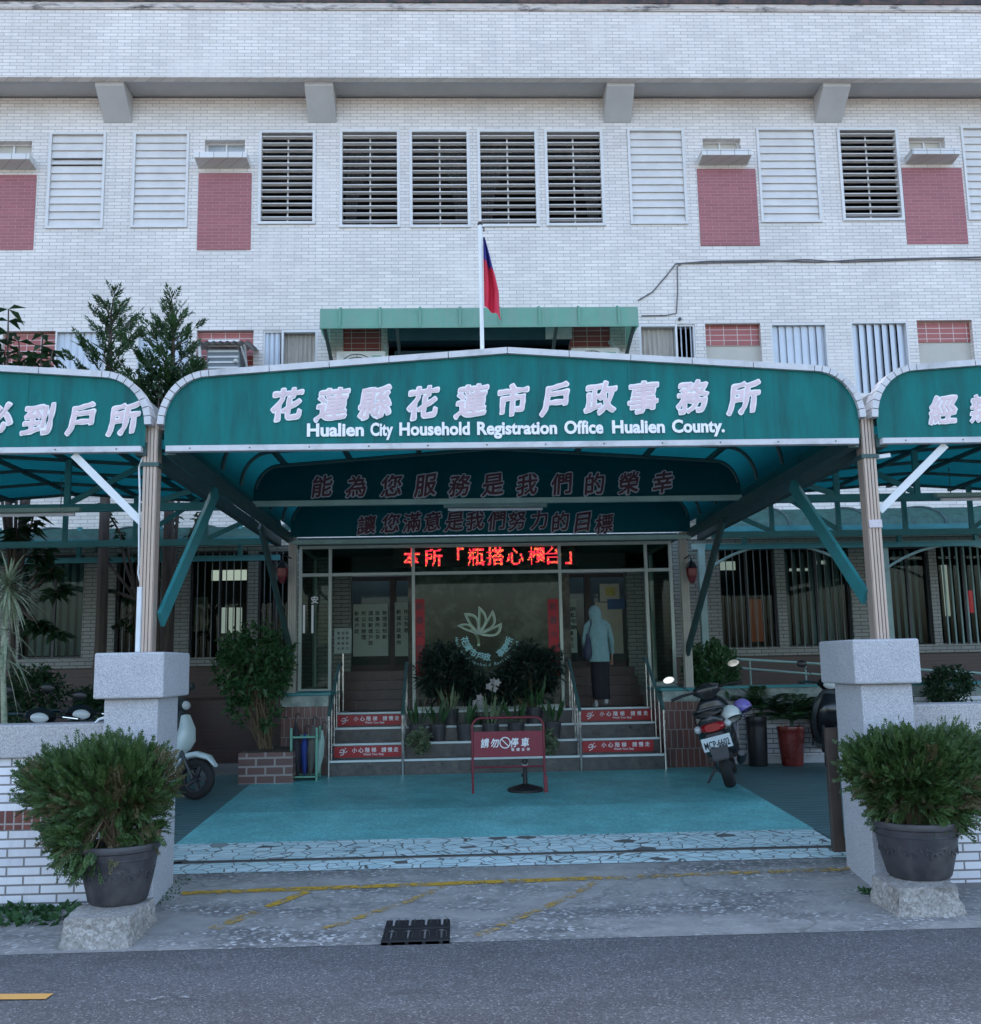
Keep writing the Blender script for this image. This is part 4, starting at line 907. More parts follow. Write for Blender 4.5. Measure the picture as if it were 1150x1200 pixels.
for x in (xs_[0], xs_[5]):
    mb.box(x-.02, x+.02, PY+.031, 15.45, zT-.05, zT); mb.box(x-.02, x+.02, PY+.031, 15.45, zS, zS+.05); mb.box(x-.02, x+.02, 15.4, 15.45, zS+.051, zT-.051)
mb.build('frame', ALU, po, bevel=.003)
for i, (a, b) in enumerate(zip(xs_, xs_[1:])):
    MB().box(a+hw, b-hw, PY-.004, PY+.004, zM+.022, zT-.045).build('transom_pane', GLASS, po)
    if i in (1, 3): continue                    # the two doorways stand open
    gp_ = MB().box(a+hw, b-hw, PY-.004, PY+.004, (zS if i in (0, 4) else LZ)+.06, zM-.022).build('pane', GLASS, po)
    if i == 2: MIDPANE = gp_
for x in (xs_[0], xs_[5]): MB().box(x-.004, x+.004, PY+.04, 15.4, zS+.051, zT-.051).build('side_pane', GLASS, po)
for a, b in ((xs_[0]-.05, xs_[1]-.02), (xs_[4]+.02, xs_[5]+.05)): MB().box(a, b, PY-.1, 15.5, .33, zS).build('side_sill', MARB, po)
MB().box(xs_[0]-.1, xs_[5]+.1, PY-.1, 15.6, zT+.001, zT+.1).build('porch_roof', STEEL_DARK, po)
# rear wall of the porch: piers, centre wall, doors and inner steps
RY = 15.45
px_ = lambda x, y=740, Y=RY: at(x, y, Y).x
MB().box(xs_[0]-.1, px_(411), RY, RY+.2, LZ, zT).build('tiled_pier', WARM_TILE, po); MB().box(px_(736), xs_[5]+.1, RY, RY+.2, LZ, zT).build('tiled_pier', WARM_TILE, po)
IN_WALL = pbr('inner_wall_painted_reflection', (.1,.09,.075), .7, var=.5, scale=2.6, dirt=(.3,.28,.23), dscale=3.2, dlo=.46, dhi=.66)  # mottling stands in for tree reflections seen in the middle pane
MB().box(px_(481), px_(663), 14.75, 14.85, LZ, zT).build('centre_wall', IN_WALL, po)
MB().box(px_(411)-.3, px_(736)+.3, RY, RY+.15, at(570,668,RY).z, zT).build('door_header', BLACK, po)
STEP_RB = tile('red_brown_step_tile', (.05,.018,.018), (.036,.015,.015), (.08,.05,.045), bw=.3, rh=.135, ms=.008, off=0)
for k in range(4): MB().box(px_(404), px_(742), 14.65+.26*k, 16.6, LZ+.135*k+(.0005 if k == 0 else 0), LZ+.135*(k+1)).build('inner_step', STEP_RB, po)
DF = LZ+.54; DY = 15.75; dt = at(450, 676, DY).z
POSTER = pbr('pale_notice', (.45,.55,.47), .6, var=.06); POSTER2 = pbr('cream_notice', (.5,.5,.4), .6, var=.08); YELLOWP = pbr('yellow_notice', (.42,.4,.1), .6); BLUEP = pbr('blue_card', (.06,.14,.3), .6)
for xa, xm, xb, nm in ((404, 461, 492, 'l'), (655, 690, 738, 'r')):
    a, m_, b = px_(xa,740,DY), px_(xm,740,DY), px_(xb,740,DY); mb = MB(); f_ = .05
    for u, v in ((a, m_), (m_, b)): mb.box(u, u+f_, DY-.025, DY+.025, DF, dt); mb.box(v-f_, v, DY-.024, DY+.024, DF, dt); mb.box(u+f_, v-f_, DY-.023, DY+.023, dt-.06, dt); mb.box(u+f_, v-f_, DY-.023, DY+.023, DF, DF+.09)
    mb.box(m_-.03, m_+.03, DY-.04, DY-.0255, DF, dt)
    d_ = mb.build('sliding_door', pbr('door_frame_dark', (.05,.035,.033), .5), po)
    MB().box(a+f_, b-f_, DY+.03, DY+.034, DF+.09, dt-.06).build('door_pane', GLASS, d_)
    MB().box(a-.1, b+.1, DY+.6, DY+.65, DF, dt+.4).build('hall_wall', pbr('hall_gloom', (.09,.085,.075), .9, var=.4, scale=1.2), po)
def notice(xa, ya, xb, yb, m, cols, y=DY-.06, ch='新城戶政事所公告辦理須知', mm=INK, rows=7):
    a, b, c, d = R(xa, ya, xb, yb, y); pn = MB().box(a, b, y-.004, y, c, d).build('notice', m, po)
    if cols:
        mb = MB(); q = random.Random(int(xa)); h = (d-c)*.8/rows
        for i in range(cols):
            for j in range(rows-(q.randrange(rows//2+1))): put(mb, ch[(i*5+j)%len(ch)], a+(b-a)*(i+.5)/cols, d-(d-c)*.12-h*(j+.5), y-.005, h*.75, 0, .02, .001)
        mb.build('lettering', mm, pn)
notice(414,708,455,769,POSTER,5); notice(463,706,481,769,POSTER,2); notice(698,706,730,766,POSTER2,0); notice(703,684,726,705,POSTER2,0); notice(710,688,721,698,YELLOWP,0,DY-.066); notice(712,702,733,714,BLUEP,0,DY-.07); notice(667,703,676,765,POSTER,2)
RY2 = PY-.012
REDB = pbr('red_paper_banner', (.34,.016,.024), .6, var=.12)
for xa, xb, s in ((486.5,498,'金雞報喜春'), (643,655.5,'福星高照門')):
    a, b, c, d = R(xa, 702, xb, 792, RY2); pn = MB().box(a, b, RY2, RY2+.004, c, d).build('red_banner', REDB, po); mb = MB()
    for j, ch in enumerate('新春大吉祥'): put(mb, ch, (a+b)/2, d-.1-.19*j, RY2-.0005, .1, 0, .02, .001)
    mb.build('lettering', LET_MAROON, pn)
# lotus emblem and arc lettering on the middle pane
LOTG = pbr('lotus_green', (.42,.6,.4), .5, var=.1); LOTP = pbr('lotus_outline', (.66,.8,.72), .5); ARC = pbr('emblem_letter', (.3,.6,.62), .5)
o0 = at(561, 745, PY-.008); U_ = at(571, 745, PY-.008).x-o0.x; k_ = U_/10
def E(px, py): return (o0.x+(px-561)*k_, o0.z-(py-745)*k_)
mb = MB()
def ribbon(pts, wd, mi, y, closed=False):
    pts = [Vector(p) for p in pts]; n = len(pts)
    for i in range(n if closed else n-1):
        a, b = pts[i], pts[(i+1)%n]; d = (b-a)
        if d.length < 1e-6: continue
        d.normalize(); nn = Vector((-d.y, d.x))*wd/2; e = d*wd*.3
        mb.add([(q.x, y, q.y) for q in (a-nn-e, b-nn+e, b+nn+e, a+nn-e)], [(0,1,2,3)], mi)
def bez(a, b, c, n=8): return [((1-t)**2*a[0]+2*t*(1-t)*b[0]+t*t*c[0], (1-t)**2*a[1]+2*t*(1-t)*b[1]+t*t*c[1]) for t in (i/n for i in range(n+1))]
for tip, c1, c2 in (((537,733),(551,726),(546,739)), ((545,719),(566,717),(550,734)), ((562,711),(580,726),(561,728)), ((578,716),(589,737),(571,728)), ((588,731),(589,752),(574,738))):
    s = (561,743); pts = bez(s, c1, tip)+bez(tip, c2, s)[1:]
    ctr = ((s[0]+c1[0]+c2[0]+tip[0])/4, (s[1]+c1[1]+c2[1]+tip[1])/4); ins = [(ctr[0]+(x-ctr[0])*.8, ctr[1]+(y-ctr[1])*.8) for x, y in pts]; in2 = [(ctr[0]+(x-ctr[0])*.45, ctr[1]+(y-ctr[1])*.45) for x, y in pts]
    ribbon([E(*q) for q in pts], .012, 1, PY-.0085, True); ribbon([E(*q) for q in ins], .03, 0, PY-.0082, True)
ribbon([E(*q) for q in bez((552,738),(562,744),(561,756))], .035, 0, PY-.008)
def arctext(s, c, r, a0, a1, h, off):
    for i, ch in enumerate(s):
        if ch == ' ': continue
        a = rad(a0+(a1-a0)*i/(len(s)-1)); q = E(c[0]+r*math.cos(a), c[1]-r*math.sin(a)); put(mb, ch, q[0], q[1], PY-.006, h, 2, off, .002, rot=a+math.pi/2, base='H' if ch.isascii() else ch)
arctext('花蓮市戶政 事務所', (571,743), 27, 196, 341, .1, .03); arctext('Hualien Household Registration', (571,743), 36, 188, 345, .04, .02)
mb.build('lotus_emblem', [LOTG, LOTP, ARC], MIDPANE)
put_m = MB(); p = at(369, 703, PY-.006); put(put_m, '安', p.x, p.z, PY-.006, .1, 0, .02, .002)
for xx in (355, 365): a, b, c, d = R(xx, 709, xx+2.6, 742, PY-.006); put_m.box(a, b, PY-.007, PY-.0045, c, d)
put_m.build('pane_lettering', LET_W, po)
# LED text display behind the transom
LY = PY+.12; a, b, c, d = R(461, 641, 678, 663, LY)
led = thing('led_display', 'black LED display with glowing red Chinese characters behind the porch transom', 'display', ((a+b)/2, LY, c)); MB().box(a, b, LY, LY+.08, c, d).build('case', BLACK, led)
tr_, sp_led = MB(), '本所「瓶搭心櫃台」'; ctrs = [483, 508, 533, 558, 581, 604, 629, 649, 673]
hgt = d-c; dot = hgt*.97/16
for ch, cx_ in zip(sp_led, ctrs):
    vs, fs = glyph(ch, .012, 0.0); 
    if not len(vs): continue
    X0 = at(cx_, 652, LY).x; lo, hi = np.array([.0,-.1]), np.array([1.0,.9])
    tris = []
    for f in fs:
        for i in range(1, len(f)-1): tris.append((vs[f[0]][:2], vs[f[i]][:2], vs[f[i+1]][:2]))
    T = np.array(tris)
    cw_ = (vs[:,0].min()+vs[:,0].max())/2 if ch not in '「」' else .5
    for i in range(16):
        for j in range(16):
            p_ = np.array([cw_-.5+(i+.5)/16*1.0, -.1+(j+.5)/16*.98])
            d1 = (T[:,1,0]-T[:,0,0])*(p_[1]-T[:,0,1])-(T[:,1,1]-T[:,0,1])*(p_[0]-T[:,0,0]); d2 = (T[:,2,0]-T[:,1,0])*(p_[1]-T[:,1,1])-(T[:,2,1]-T[:,1,1])*(p_[0]-T[:,1,0]); d3 = (T[:,0,0]-T[:,2,0])*(p_[1]-T[:,2,1])-(T[:,0,1]-T[:,2,1])*(p_[0]-T[:,2,0])
            if (((d1 >= 0)&(d2 >= 0)&(d3 >= 0))|((d1 <= 0)&(d2 <= 0)&(d3 <= 0))).any():
                x, z = X0+(i-7.5)*dot*1.0, c+hgt*.015+(j+.5)*dot; r_ = dot*.46
                tr_.add([(x-r_,LY-.003,z-r_),(x+r_,LY-.003,z-r_),(x+r_,LY-.003,z+r_),(x-r_,LY-.003,z+r_)], [(0,1,2,3)], 0 if (i*7+j*3+len(tr_.f))%5 else 1)
tr_.build('led_lettering', [glow('led_red', (1,.03,.06), .42), glow('led_orange', (1,.25,.05), .42)], led)
# faint raised characters on the beam behind the transom
for xa, xb, ch in ((428, 462, '便'), (694, 722, '服')):
    a, b, c, d = R(xa, 643, xb, 670, 15.3)
# information stand by the left doorway
p = at(402, 750, 13.9); ss = thing('notice_stand', 'small framed notice board on a thin pole beside the left doorway', 'sign', (p.x, 13.9, LZ)); a, b, c, d = R(392, 736, 412, 766, 13.9)
MB().tube([(p.x, 13.92, LZ), (p.x, 13.92, c)], .014).lathe([(.0,0),(.12,0),(.12,.012),(.03,.03)], (p.x, 13.92, LZ), 20).build('pole', STAINLESS, ss)
bd = MB().box(a, b, 13.9, 13.93, c, d).build('board', pbr('notice_face', (.2,.25,.22), .5), ss, bevel=.006); mb = MB()
for j in range(4):
    for i in range(3): put(mb, '歡迎取號請按鍵服務台前方'[j*3+i], a+(b-a)*(.25+.25*i), d-(d-c)*(.2+.2*j), 13.898, .035, 0, .02, .001)
mb.build('lettering', INK, bd)
# ------------------------------------------------------------------ plants
def rdir(q, up=0.0):
    while True:
        v = Vector((q.uniform(-1,1), q.uniform(-1,1), q.uniform(-1,1)))
        if .05 < v.length < 1: break
    v.normalize(); v.z += up; return v.normalized()
def spray(mb, q, p, d, L, n=9, lw=.02, ll=.045, mi=0):
    """flat feathery cypress spray: a stem with leaflets either side"""
    side = d.cross(rdir(q)).normalized(); nr = side.cross(d); bend = rdir(q)*.25
    for k in range(n):
        u = (k+.6)/n; c = p+d*(L*u)+bend*(L*u*u*.5); s = 1-.55*abs(u-.35)
        for sg in (-1, 1):
            dd = (d*.75+side*sg*.7+nr*q.uniform(-.25,.25)).normalized(); mb.leaf(c, dd, nr+rdir(q)*.4, ll*s*q.uniform(.8,1.2), lw*s, mi)
    mb.leaf(p+d*(L*.85)+bend*(L*.4), d, nr, ll*1.2, lw, mi)
def cypress_bush(name, label, cat, lobes, base, seed, nspray=1500, group=None, hollow=()):
    q = random.Random(seed); t = thing(name, label, cat, base, group); mb = MB(); tw = MB()
    tot = sum(r[0]*r[1]*r[2] for _, r in lobes); cen = Vector(base)+Vector((0,0,.25))
    for c, r in lobes:
        c = Vector(c); n = int(nspray*r[0]*r[1]*r[2]/tot)
        for _ in range(n):
            v = rdir(q); f = q.uniform(.45, 1.0)**.5; p = c+Vector((v.x*r[0], v.y*r[1], v.z*r[2]))*f*(1+.3*noise.noise(v*2.2+c*2))
            if any(((p.x-h[0].x)/h[1])**2+((p.z-h[0].z)/h[2])**2 < 1 and q.random() < .85 for h in hollow): continue
            out = (p-cen).normalized(); d = (out*.75+v*.3+Vector((0,0,.4 if v.z > -.25 else -.12))+rdir(q)*.35).normalized()
            dry = (v.z < .0 and q.random() < .33 and f < .9) or noise.noise(p*5+Vector((seed,0,0))) > .42
            spray(mb, q, p-d*.05, d, q.uniform(.07,.14), 8, .014, .034, 1 if dry else 0)
        for _ in range(max(5, n//40)):
            v = rdir(q, .1); e = c+Vector((v.x*r[0], v.y*r[1], v.z*r[2]))*.8; m_ = cen.lerp(e, .5)+Vector((0,0,.06)); tw.tube([Vector(base)+Vector((q.uniform(-.05,.05), q.uniform(-.05,.05), -.02)), m_, e], [.012,.008,.003], 5)
    mb.build('foliage', [CYP, CYP_D], t); tw.build('branches', TWIG, t); return t
def planter_pot(label, base, rt, rb, h, m=POT, name='plant_pot', relief=True, group=None):
    t = thing(name, label, 'pot', base, group); mb = MB()
    mb.lathe([(0,0),(rb*.94,0),(rb,.015),(rb+(rt-rb)*.45,h*.4),(rb+(rt-rb)*.8,h*.78),(rt*.955,h*.87),(rt,h*.89),(rt*1.01,h*.95),(rt*.99,h),(rt*.9,h),(rt*.87,h*.9),(rt*.84,h*.88)], base, 40)
    mb.build('pot_body', m, t, smooth=True, angle=50); MB().lathe([(0,h*.885),(rt*.86,h*.882)], base, 24).build('soil', SOIL, t)
    if relief:
        mb = MB(); q = random.Random(5)
        for k in range(26):
            a = -math.pi/2+(k-13)*.13; z = h*.5+.02*math.sin(k*1.3); r = rb+(rt-rb)*.56+.002
            c = Vector((base[0]+r*math.cos(a), base[1]+r*math.sin(a), base[2]+z)); ta = Vector((-math.sin(a), math.cos(a), 0))
            mb.tube([c+ta*.022*math.cos(u*.7)+Vector((0,0,.018*math.sin(u*.7))) for u in range(7)], .004, 5)
        mb.build('relief', m, t); mb = MB(); mb.lathe([(rb+(rt-rb)*.74,h*.74),(rb+(rt-rb)*.77+.006,h*.755),(rb+(rt-rb)*.79,h*.77)], base, 40); mb.build('rim_band', m, t)
    return t
def rock(label, x0, x1, y0, y1, h, seed, name='stone_block'):
    bm = bmesh.new(); bmesh.ops.create_cube(bm, size=1); bmesh.ops.subdivide_edges(bm, edges=bm.edges[:], cuts=18, use_grid_fill=True); q = Vector((seed*3.1, seed, 0))
    for v in bm.verts:
        p = Vector((v.co.x*(x1-x0), v.co.y*(y1-y0), v.co.z*h)); u = v.co.copy()
        n = noise.noise(p*9+q)*.022+noise.noise(p*26+q)*.012+noise.noise(p*3+q)*.022
        fx = Vector((round(u.x*1.001), round(u.y*1.001), round(u.z*1.001))); fx = Vector([math.copysign(1, u[i]) if abs(u[i]) > .495 else 0 for i in range(3)]); fx.z *= .35
        p += fx*n-fx*.008*(fx.length > 1.2); k_ = 1+.12*(.5-u.z); p.x *= k_; p.y *= k_; v.co = Vector(((x0+x1)/2, (y0+y1)/2, h/2-.02))+p
    me = bpy.data.meshes.new(name); bm.to_mesh(me); bm.free(); me.materials.append(ROCK); o = bpy.data.objects.new(name, me); C.objects.link(o)
    return tag(o, label, 'stone block', 'rough stone blocks under the potted bushes')
bl0, bl1 = at(68,1095,6.62), at(162,1095,6.62)
Yb = G(110,1113).y
a, b = at(72,1080,Yb).x, at(149,1080,Yb).x
rock('rough pale stone block under the left potted bush', a, b, Yb+.02, Yb+.54, at(110,1077,Yb).z+.02, 1); ztL = at(110,1077,Yb).z+.005
Yc = G(1090,1075).y; a2, b2 = at(1054,1060,Yc).x, at(1130,1060,Yc).x
rock('rough pale stone block under the right potted bush', a2, b2, Yc+.02, Yc+.46, at(1090,1041,Yc).z+.02, 2); ztR = at(1090,1041,Yc).z+.005
cL = at(139,1030,6.92); cR = at(1076,1000,7.02)
hL = at(139,993,6.9).z-ztL; hR = at(1076,966,7.0).z-ztR
planter_pot('dark plastic pot with embossed scrolls holding the left cypress bush', (cL.x, 6.92, ztL), .255, .185, hL+.03, group='dark pots flanking the gate')
planter_pot('greyish dark plastic pot holding the right cypress bush', (cR.x, 7.02, ztR), .28, .205, hR+.03, group='dark pots flanking the gate')
def lobe(px, py, Y, rx, rz, ry=None): c = at(px, py, Y); s = Y/F_PX; return ((c.x, Y, c.z), (rx*s*.92, (ry or rx)*s*.85, rz*s*.92))
YL, YR = 6.9, 7.0
cypress_bush('cypress_bush', 'bushy dark green cypress growing lopsided out of the left pot and drooping to its left', 'bush',
    [lobe(120,925,YL,62,55), lobe(70,920,YL,42,42), lobe(165,915,YL,40,44), lobe(105,985,YL-.1,45,36), lobe(88,1005,YL-.1,18,22), lobe(45,915,YL,22,24), lobe(196,915,YL,15,18), lobe(130,890,YL+.1,40,24), lobe(172,965,YL,24,28), lobe(85,965,YL-.05,32,40)], (cL.x, 6.92, ztL+hL), 11, 3400, 'potted cypress bushes at the gate', [(at(128,972,YL), .1, .16), (at(60,955,YL), .05, .05)])
cypress_bush('cypress_bush', 'wide dense dark green cypress growing out of the right pot', 'bush',
    [lobe(1065,895,YR,62,40), lobe(1022,900,YR,36,38), lobe(1118,905,YR,50,48), lobe(1070,935,YR,58,38), lobe(1150,900,YR,30,36), lobe(1100,950,YR,45,26), lobe(1010,890,YR,22,22), lobe(1052,872,YR,26,20), lobe(1118,868,YR,28,18)], (cR.x, 7.02, ztR+hR), 12, 3700, 'potted cypress bushes at the gate', [(at(1062,958,YR), .12, .06), (at(1110,940,YR), .05, .08)])
def leafy(name, label, cat, base, lobes, m, seed, n=900, L=.09, W=.045, stems=6, group=None, up=.2, shell=.5, droop=.15, bark=TWIG, stem_r=.012, extra=None):
    q = random.Random(seed); t = thing(name, label, cat, base, group); mb = MB(); tw = MB(); tot = sum(r[0]*r[1]*r[2] for _, r in lobes); B0 = Vector(base)
    for c, r in lobes:
        c = Vector(c); k = int(n*r[0]*r[1]*r[2]/tot)
        ctr = [c+Vector((v.x*r[0], v.y*r[1], v.z*r[2]))*q.uniform(shell,1) for v in (rdir(q) for _ in range(max(6, k//9)))]
        for p in ctr:
            for _ in range(9):
                d = ((p-c).normalized()*.5+rdir(q, up)).normalized(); mb.leaf(p+rdir(q)*L*.6, d, Vector((0,0,1))+rdir(q)*.7, L*q.uniform(.7,1.25), W*q.uniform(.8,1.2), 0, droop)
        for _ in range(max(1, int(stems*k/n+.5))):
            e = c+rdir(q)*min(r)*.6; s = B0+Vector((q.uniform(-.08,.08), q.uniform(-.08,.08), 0)); tw.tube([s, s.lerp(e,.5)+rdir(q)*.04, e], [stem_r, stem_r*.8, stem_r*.3], 5)
    f = mb.build('foliage', m, t)
    if tw.v: tw.build('stem', bark, t)
    return t
def LB(px, py, Y, rx, rz, ry=None): return lobe(px, py, Y, rx, rz, ry)
# brick planter box and its shrub left of the stairs
Yp = 12.35; a, b = at(279,900,Yp).x, at(343,900,Yp).x; zt_ = at(310,882,Yp).z
t = thing('brick_planter', 'low square planter of brown bricks at the foot of the tall shrub', 'planter', ((a+b)/2, Yp, .3)); MB().box(a, b, Yp, Yp+.75, gz(Yp)-.02, zt_).build('brick_body', BRICK_BOX, t, bevel=.008); MB().box(a+.06, b-.06, Yp+.06, Yp+.69, zt_+.001, zt_+.02).build('soil', SOIL, t)
leafy('tall_shrub', 'tall leafy shrub with many thin stems growing from the brick planter', 'shrub', (at(312,880,Yp+.35).x, Yp+.35, zt_+.01), [LB(300,765,Yp+.3,46,34), LB(275,785,Yp+.3,26,34), LB(325,785,Yp+.3,26,34), LB(300,805,Yp+.2,44,20), LB(325,845,Yp+.2,16,18), LB(285,835,Yp+.3,24,16)], LEAF, 21, 2300, .1, .05, 40, stem_r=.011)
# trees behind the left canopy
def conifer(label, px, pytip, pybase, Y, wid, seed):
    q = random.Random(seed); tip = at(px, pytip, Y); cb = at(px, pybase, Y); t = thing('conifer_tree', label, 'tree', (tip.x, Y, .3), 'conifers behind the left canopy')
    MB().tube([(tip.x-.05, Y, .28), (tip.x+.03, Y, 2), (tip.x, Y, cb.z), (tip.x, Y, tip.z-.15)], [.1,.085,.06,.012], 8).build('trunk', BARK, t, smooth=True)
    mb = MB(); tw = MB(); H = tip.z-cb.z; nb = 46
    for k in range(nb):
        if q.random() < .16: continue
        u = (k+.5)/nb; z = cb.z-.7+(H+.6)*u; a = k*2.4+q.uniform(-.4,.4); R_ = wid*(1.1-u)**.8*q.uniform(.4,1.25)+.08
        p0 = Vector((tip.x, Y, z)); d = Vector((math.cos(a), math.sin(a), .45+.5*u)).normalized(); pts = [p0+d*(R_*s)+Vector((0,0,.18*R_*s*s)) for s in (0,.35,.7,1)]; tw.tube(pts, [.016,.012,.008,.003], 4)
        for s in range(max(4, int(R_*24))):
            w_ = q.uniform(.25,1.05); c = p0+d*(R_*w_)+Vector((0,0,.18*R_*w_*w_)); side = d.cross(Vector((0,0,1))).normalized()*q.choice((-1,1)); dd = (d*.8+side*q.uniform(0,.8)+Vector((0,0,q.uniform(-.1,.5)))).normalized()
            spray(mb, q, c, dd, q.uniform(.12,.2), 5, .03, .085)
    for s in range(14): spray(mb, q, tip+Vector((0,0,-.05*s)), (Vector((0,0,1))+rdir(q)*.7).normalized(), .13, 4, .026, .07)
    mb.build('crown', CONIF, t); tw.build('limbs', BARK, t)
conifer('slender conifer with upswept branches, left one of the pair rising above the canopies', 131, 352, 462, 14.25, .62, 31)
conifer('darker broader conifer rising through the gap between the left and main canopies', 204, 362, 476, 14.05, .85, 32)
leafy('canopy_gap_shrub', 'rounded dark green shrub top filling the gap between left and main canopies', 'tree', (at(190,640,13.8).x, 13.8, .3), [LB(185,455,13.8,30,34), LB(215,452,13.8,26,18), LB(178,490,13.8,22,24)], LEAF_D, 33, 1500, .1, .045, 8, bark=BARK, stem_r=.03)
def broadleaf(label, base, twigs, seed, Lf=.26, Wf=.1, trunk=.06, name='broadleaf_tree'):
    q = random.Random(seed); t = thing(name, label, 'tree', base); mb = MB(); tw = MB(); B0 = Vector(base); hub = B0+Vector((.0,0,2.3))
    tw.tube([B0, B0+Vector((.03,0,1.2)), hub], [trunk, trunk*.8, trunk*.6], 8)
    for e in twigs:
        e = Vector(e); m_ = hub.lerp(e, .55)+rdir(q)*.12; tw.tube([hub, m_, e], [.03,.02,.01], 6)
        for w in range(7):
            p = m_.lerp(e, .45+.55*w/6)
            for k in range(4): a = q.uniform(0, 6.28); d = Vector((math.cos(a), math.sin(a), q.uniform(-.5,.35))).normalized(); mb.leaf(p, d, Vector((0,0,1))+rdir(q)*.3, Lf*q.uniform(.7,1.1), Wf, 0, .25)
    mb.build('crown', LEAF_D, t); tw.build('trunk', BARK, t, smooth=True)
Yq = 13.7; tx = at(16,700,Yq)
broadleaf('dark broad leaved tree at the left edge, its twigs showing above the left canopy', (tx.x, Yq, .3), [at(x,y,Yq+dy) for x,y,dy in ((10,362,0),(-8,385,.2),(22,400,.1),(50,392,0),(42,415,.1),(5,412,.2),(62,410,0),(-20,400,0),(28,425,0),(20,620,-.3),(50,640,-.3),(62,665,-.2),(40,600,-.3),(75,690,-.2),(-15,640,0),(45,735,-.3),(70,745,-.2))], 41)
broadleaf('thin dark tree behind the left steel post with small leaves against the pier', (at(160,780,14.4).x, 14.4, .3), [at(x,y,14.4) for x,y in ((115,640),(125,690),(140,620),(150,700),(165,650),(135,735),(160,740),(120,590),(175,600),(215,590),(235,600))], 42, .12, .055, .07)
# spiky dracaena at the left edge
Yd = 8.6; hd = at(10,690,Yd); b0 = at(8,850,Yd); q = random.Random(9)
t = thing('dracaena', 'pale spiky leaved dracaena on a thin trunk behind the left front wall', 'plant', (b0.x, Yd, .12)); MB().tube([(b0.x, Yd, .1), (b0.x-.02, Yd, b0.z), (at(3,770,Yd).x, Yd, at(3,770,Yd).z), hd], [.03,.026,.022,.02], 8).build('trunk', YUCCA, t, smooth=True)
mb = MB()
for k in range(150):
    lower = k > 122; d = rdir(q, .2 if not lower else -.5); p = hd+Vector((0,0,(-.04+.1*q.random()) if not lower else -.32-.3*q.random())); L = q.uniform(.26,.44); x = d.cross(Vector((0,0,1))).normalized(); prev = None
    for s in range(5):
        u = s/4; c = p+d*(L*u)+Vector((0,0,-.16*u*u*L/.45)); w_ = .013*(1-u)**.7+.001; cur = (c-x*w_, c+x*w_)
        if prev: mb.add([prev[0], prev[1], cur[1], cur[0]], [(0,1,2,3)])
        prev = cur
mb.build('leaf_rosette', YUCCA, t)
# yard bushes
def yardbush(label, cx_, cy_, Y, rx, rz, seed, m=LEAF_D, n=800, L=.08, W=.04): c = at(cx_, cy_, Y); return leafy('garden_bush', label, 'bush', (c.x, Y, gz(Y)), [LB(cx_, cy_, Y, rx, rz)], m, seed, n, L, W, 5)
yardbush('round dark bush behind the left front wall under the blind window', 38, 815, 12.6, 42, 38, 51, n=1500, L=.09); yardbush('low dark bush behind the left wall next to the scooter mirrors', 108, 830, 12.8, 22, 26, 52)
yardbush('round dark bush behind the right front wall beyond the right pillar', 1112, 806, 12.9, 32, 26, 53, n=1100); yardbush('dense leafy bush on the ledge right of the porch', 833, 785, 13.4, 38, 32, 54, LEAF, 1500, .1, .05)
c = at(870,835,13.0)
# potted palms and pots at the right
def palm(label, px, py, Y, n, L, seed, base):
    q = random.Random(seed); c = at(px, py, Y); t = thing('potted_palm', label, 'plant', base, 'palms by the right wall'); mb = MB(); tw = MB()
    for k in range(n):
        a = q.uniform(0, 6.28); el = q.uniform(.3,1.3); d = Vector((math.cos(a)*math.cos(el), math.sin(a)*math.cos(el), math.sin(el))); pts = [c+d*(L*u)+Vector((0,0,-.35*L*u*u)) for u in (0,.25,.5,.75,1)]; tw.tube(pts, .004, 4)
        for s in range(16):
            u = .25+.75*s/15; p = c+d*(L*u)+Vector((0,0,-.35*L*u*u)); sd_ = d.cross(Vector((0,0,1))).normalized()
            for sg in (-1,1): mb.leaf(p, d*.5+sd_*sg-Vector((0,0,.3)), Vector((0,0,1))+rdir(q)*.4, .17*(1.1-u*.6), .034)
    tw.tube([Vector(base), c], .02, 6); mb.build('fronds', LEAF, t); tw.build('stem', LEAF_D, t)
pb_ = at(929,893,12.9); pz = gz(12.9)
t = planter_pot('tall dark red glazed pot by the white tiled wall on the right', (pb_.x, 12.9, pz), .17, .13, at(929,851,12.9).z-pz, POT_R, 'glazed_pot', False)
palm('leafy palm growing from the tall red pot', 929, 845, 12.9, 30, .55, 61, (pb_.x, 12.9, pz+.4))
pc_ = at(889,893,12.95); planter_pot('tall black pot between the scooter and the red pot', (pc_.x, 12.95, pz), .13, .115, at(889,840,12.95).z-pz, BLACK, 'tall_pot', False)
palm('dark palm fronds above the tall black pot', 893, 832, 12.95, 24, .5, 62, (pc_.x, 12.95, pz+.5))
# low wall with ledge and white tiles at the right, ramp railings
zt_ = at(900,803,13.25).z; xr0 = at(838,850,13.25).x
t = thing('ramp_wall', 'low white tiled ramp wall with a green ledge behind the red pot', 'wall', (6, 13.3, .32)); MB().box(xr0, 12, 13.25, 13.45, .3, zt_-.17).build('tiled_body', FRONT_TILE, t); MB().box(xr0, 12, 13.23, 13.45, zt_-.17, zt_-.035).build('marble_band', MARB, t); MB().box(xr0, 12, 13.2, 13.5, zt_-.035, zt_).build('ledge', STEEL_TEAL, t)
MB().box(xr0, 12, 13.2, 13.6, .3, .42).build('plinth', CONC, t)
t = thing('ramp_railing', 'slim steel railing of the access ramp along the right side windows', 'railing', (6, 15.2, 1.0)); mb = MB()
A, B2 = at(855,772,15.0), at(1150,789,15.0); A2, C2 = at(868,783,15.0), at(1150,806,15.0)
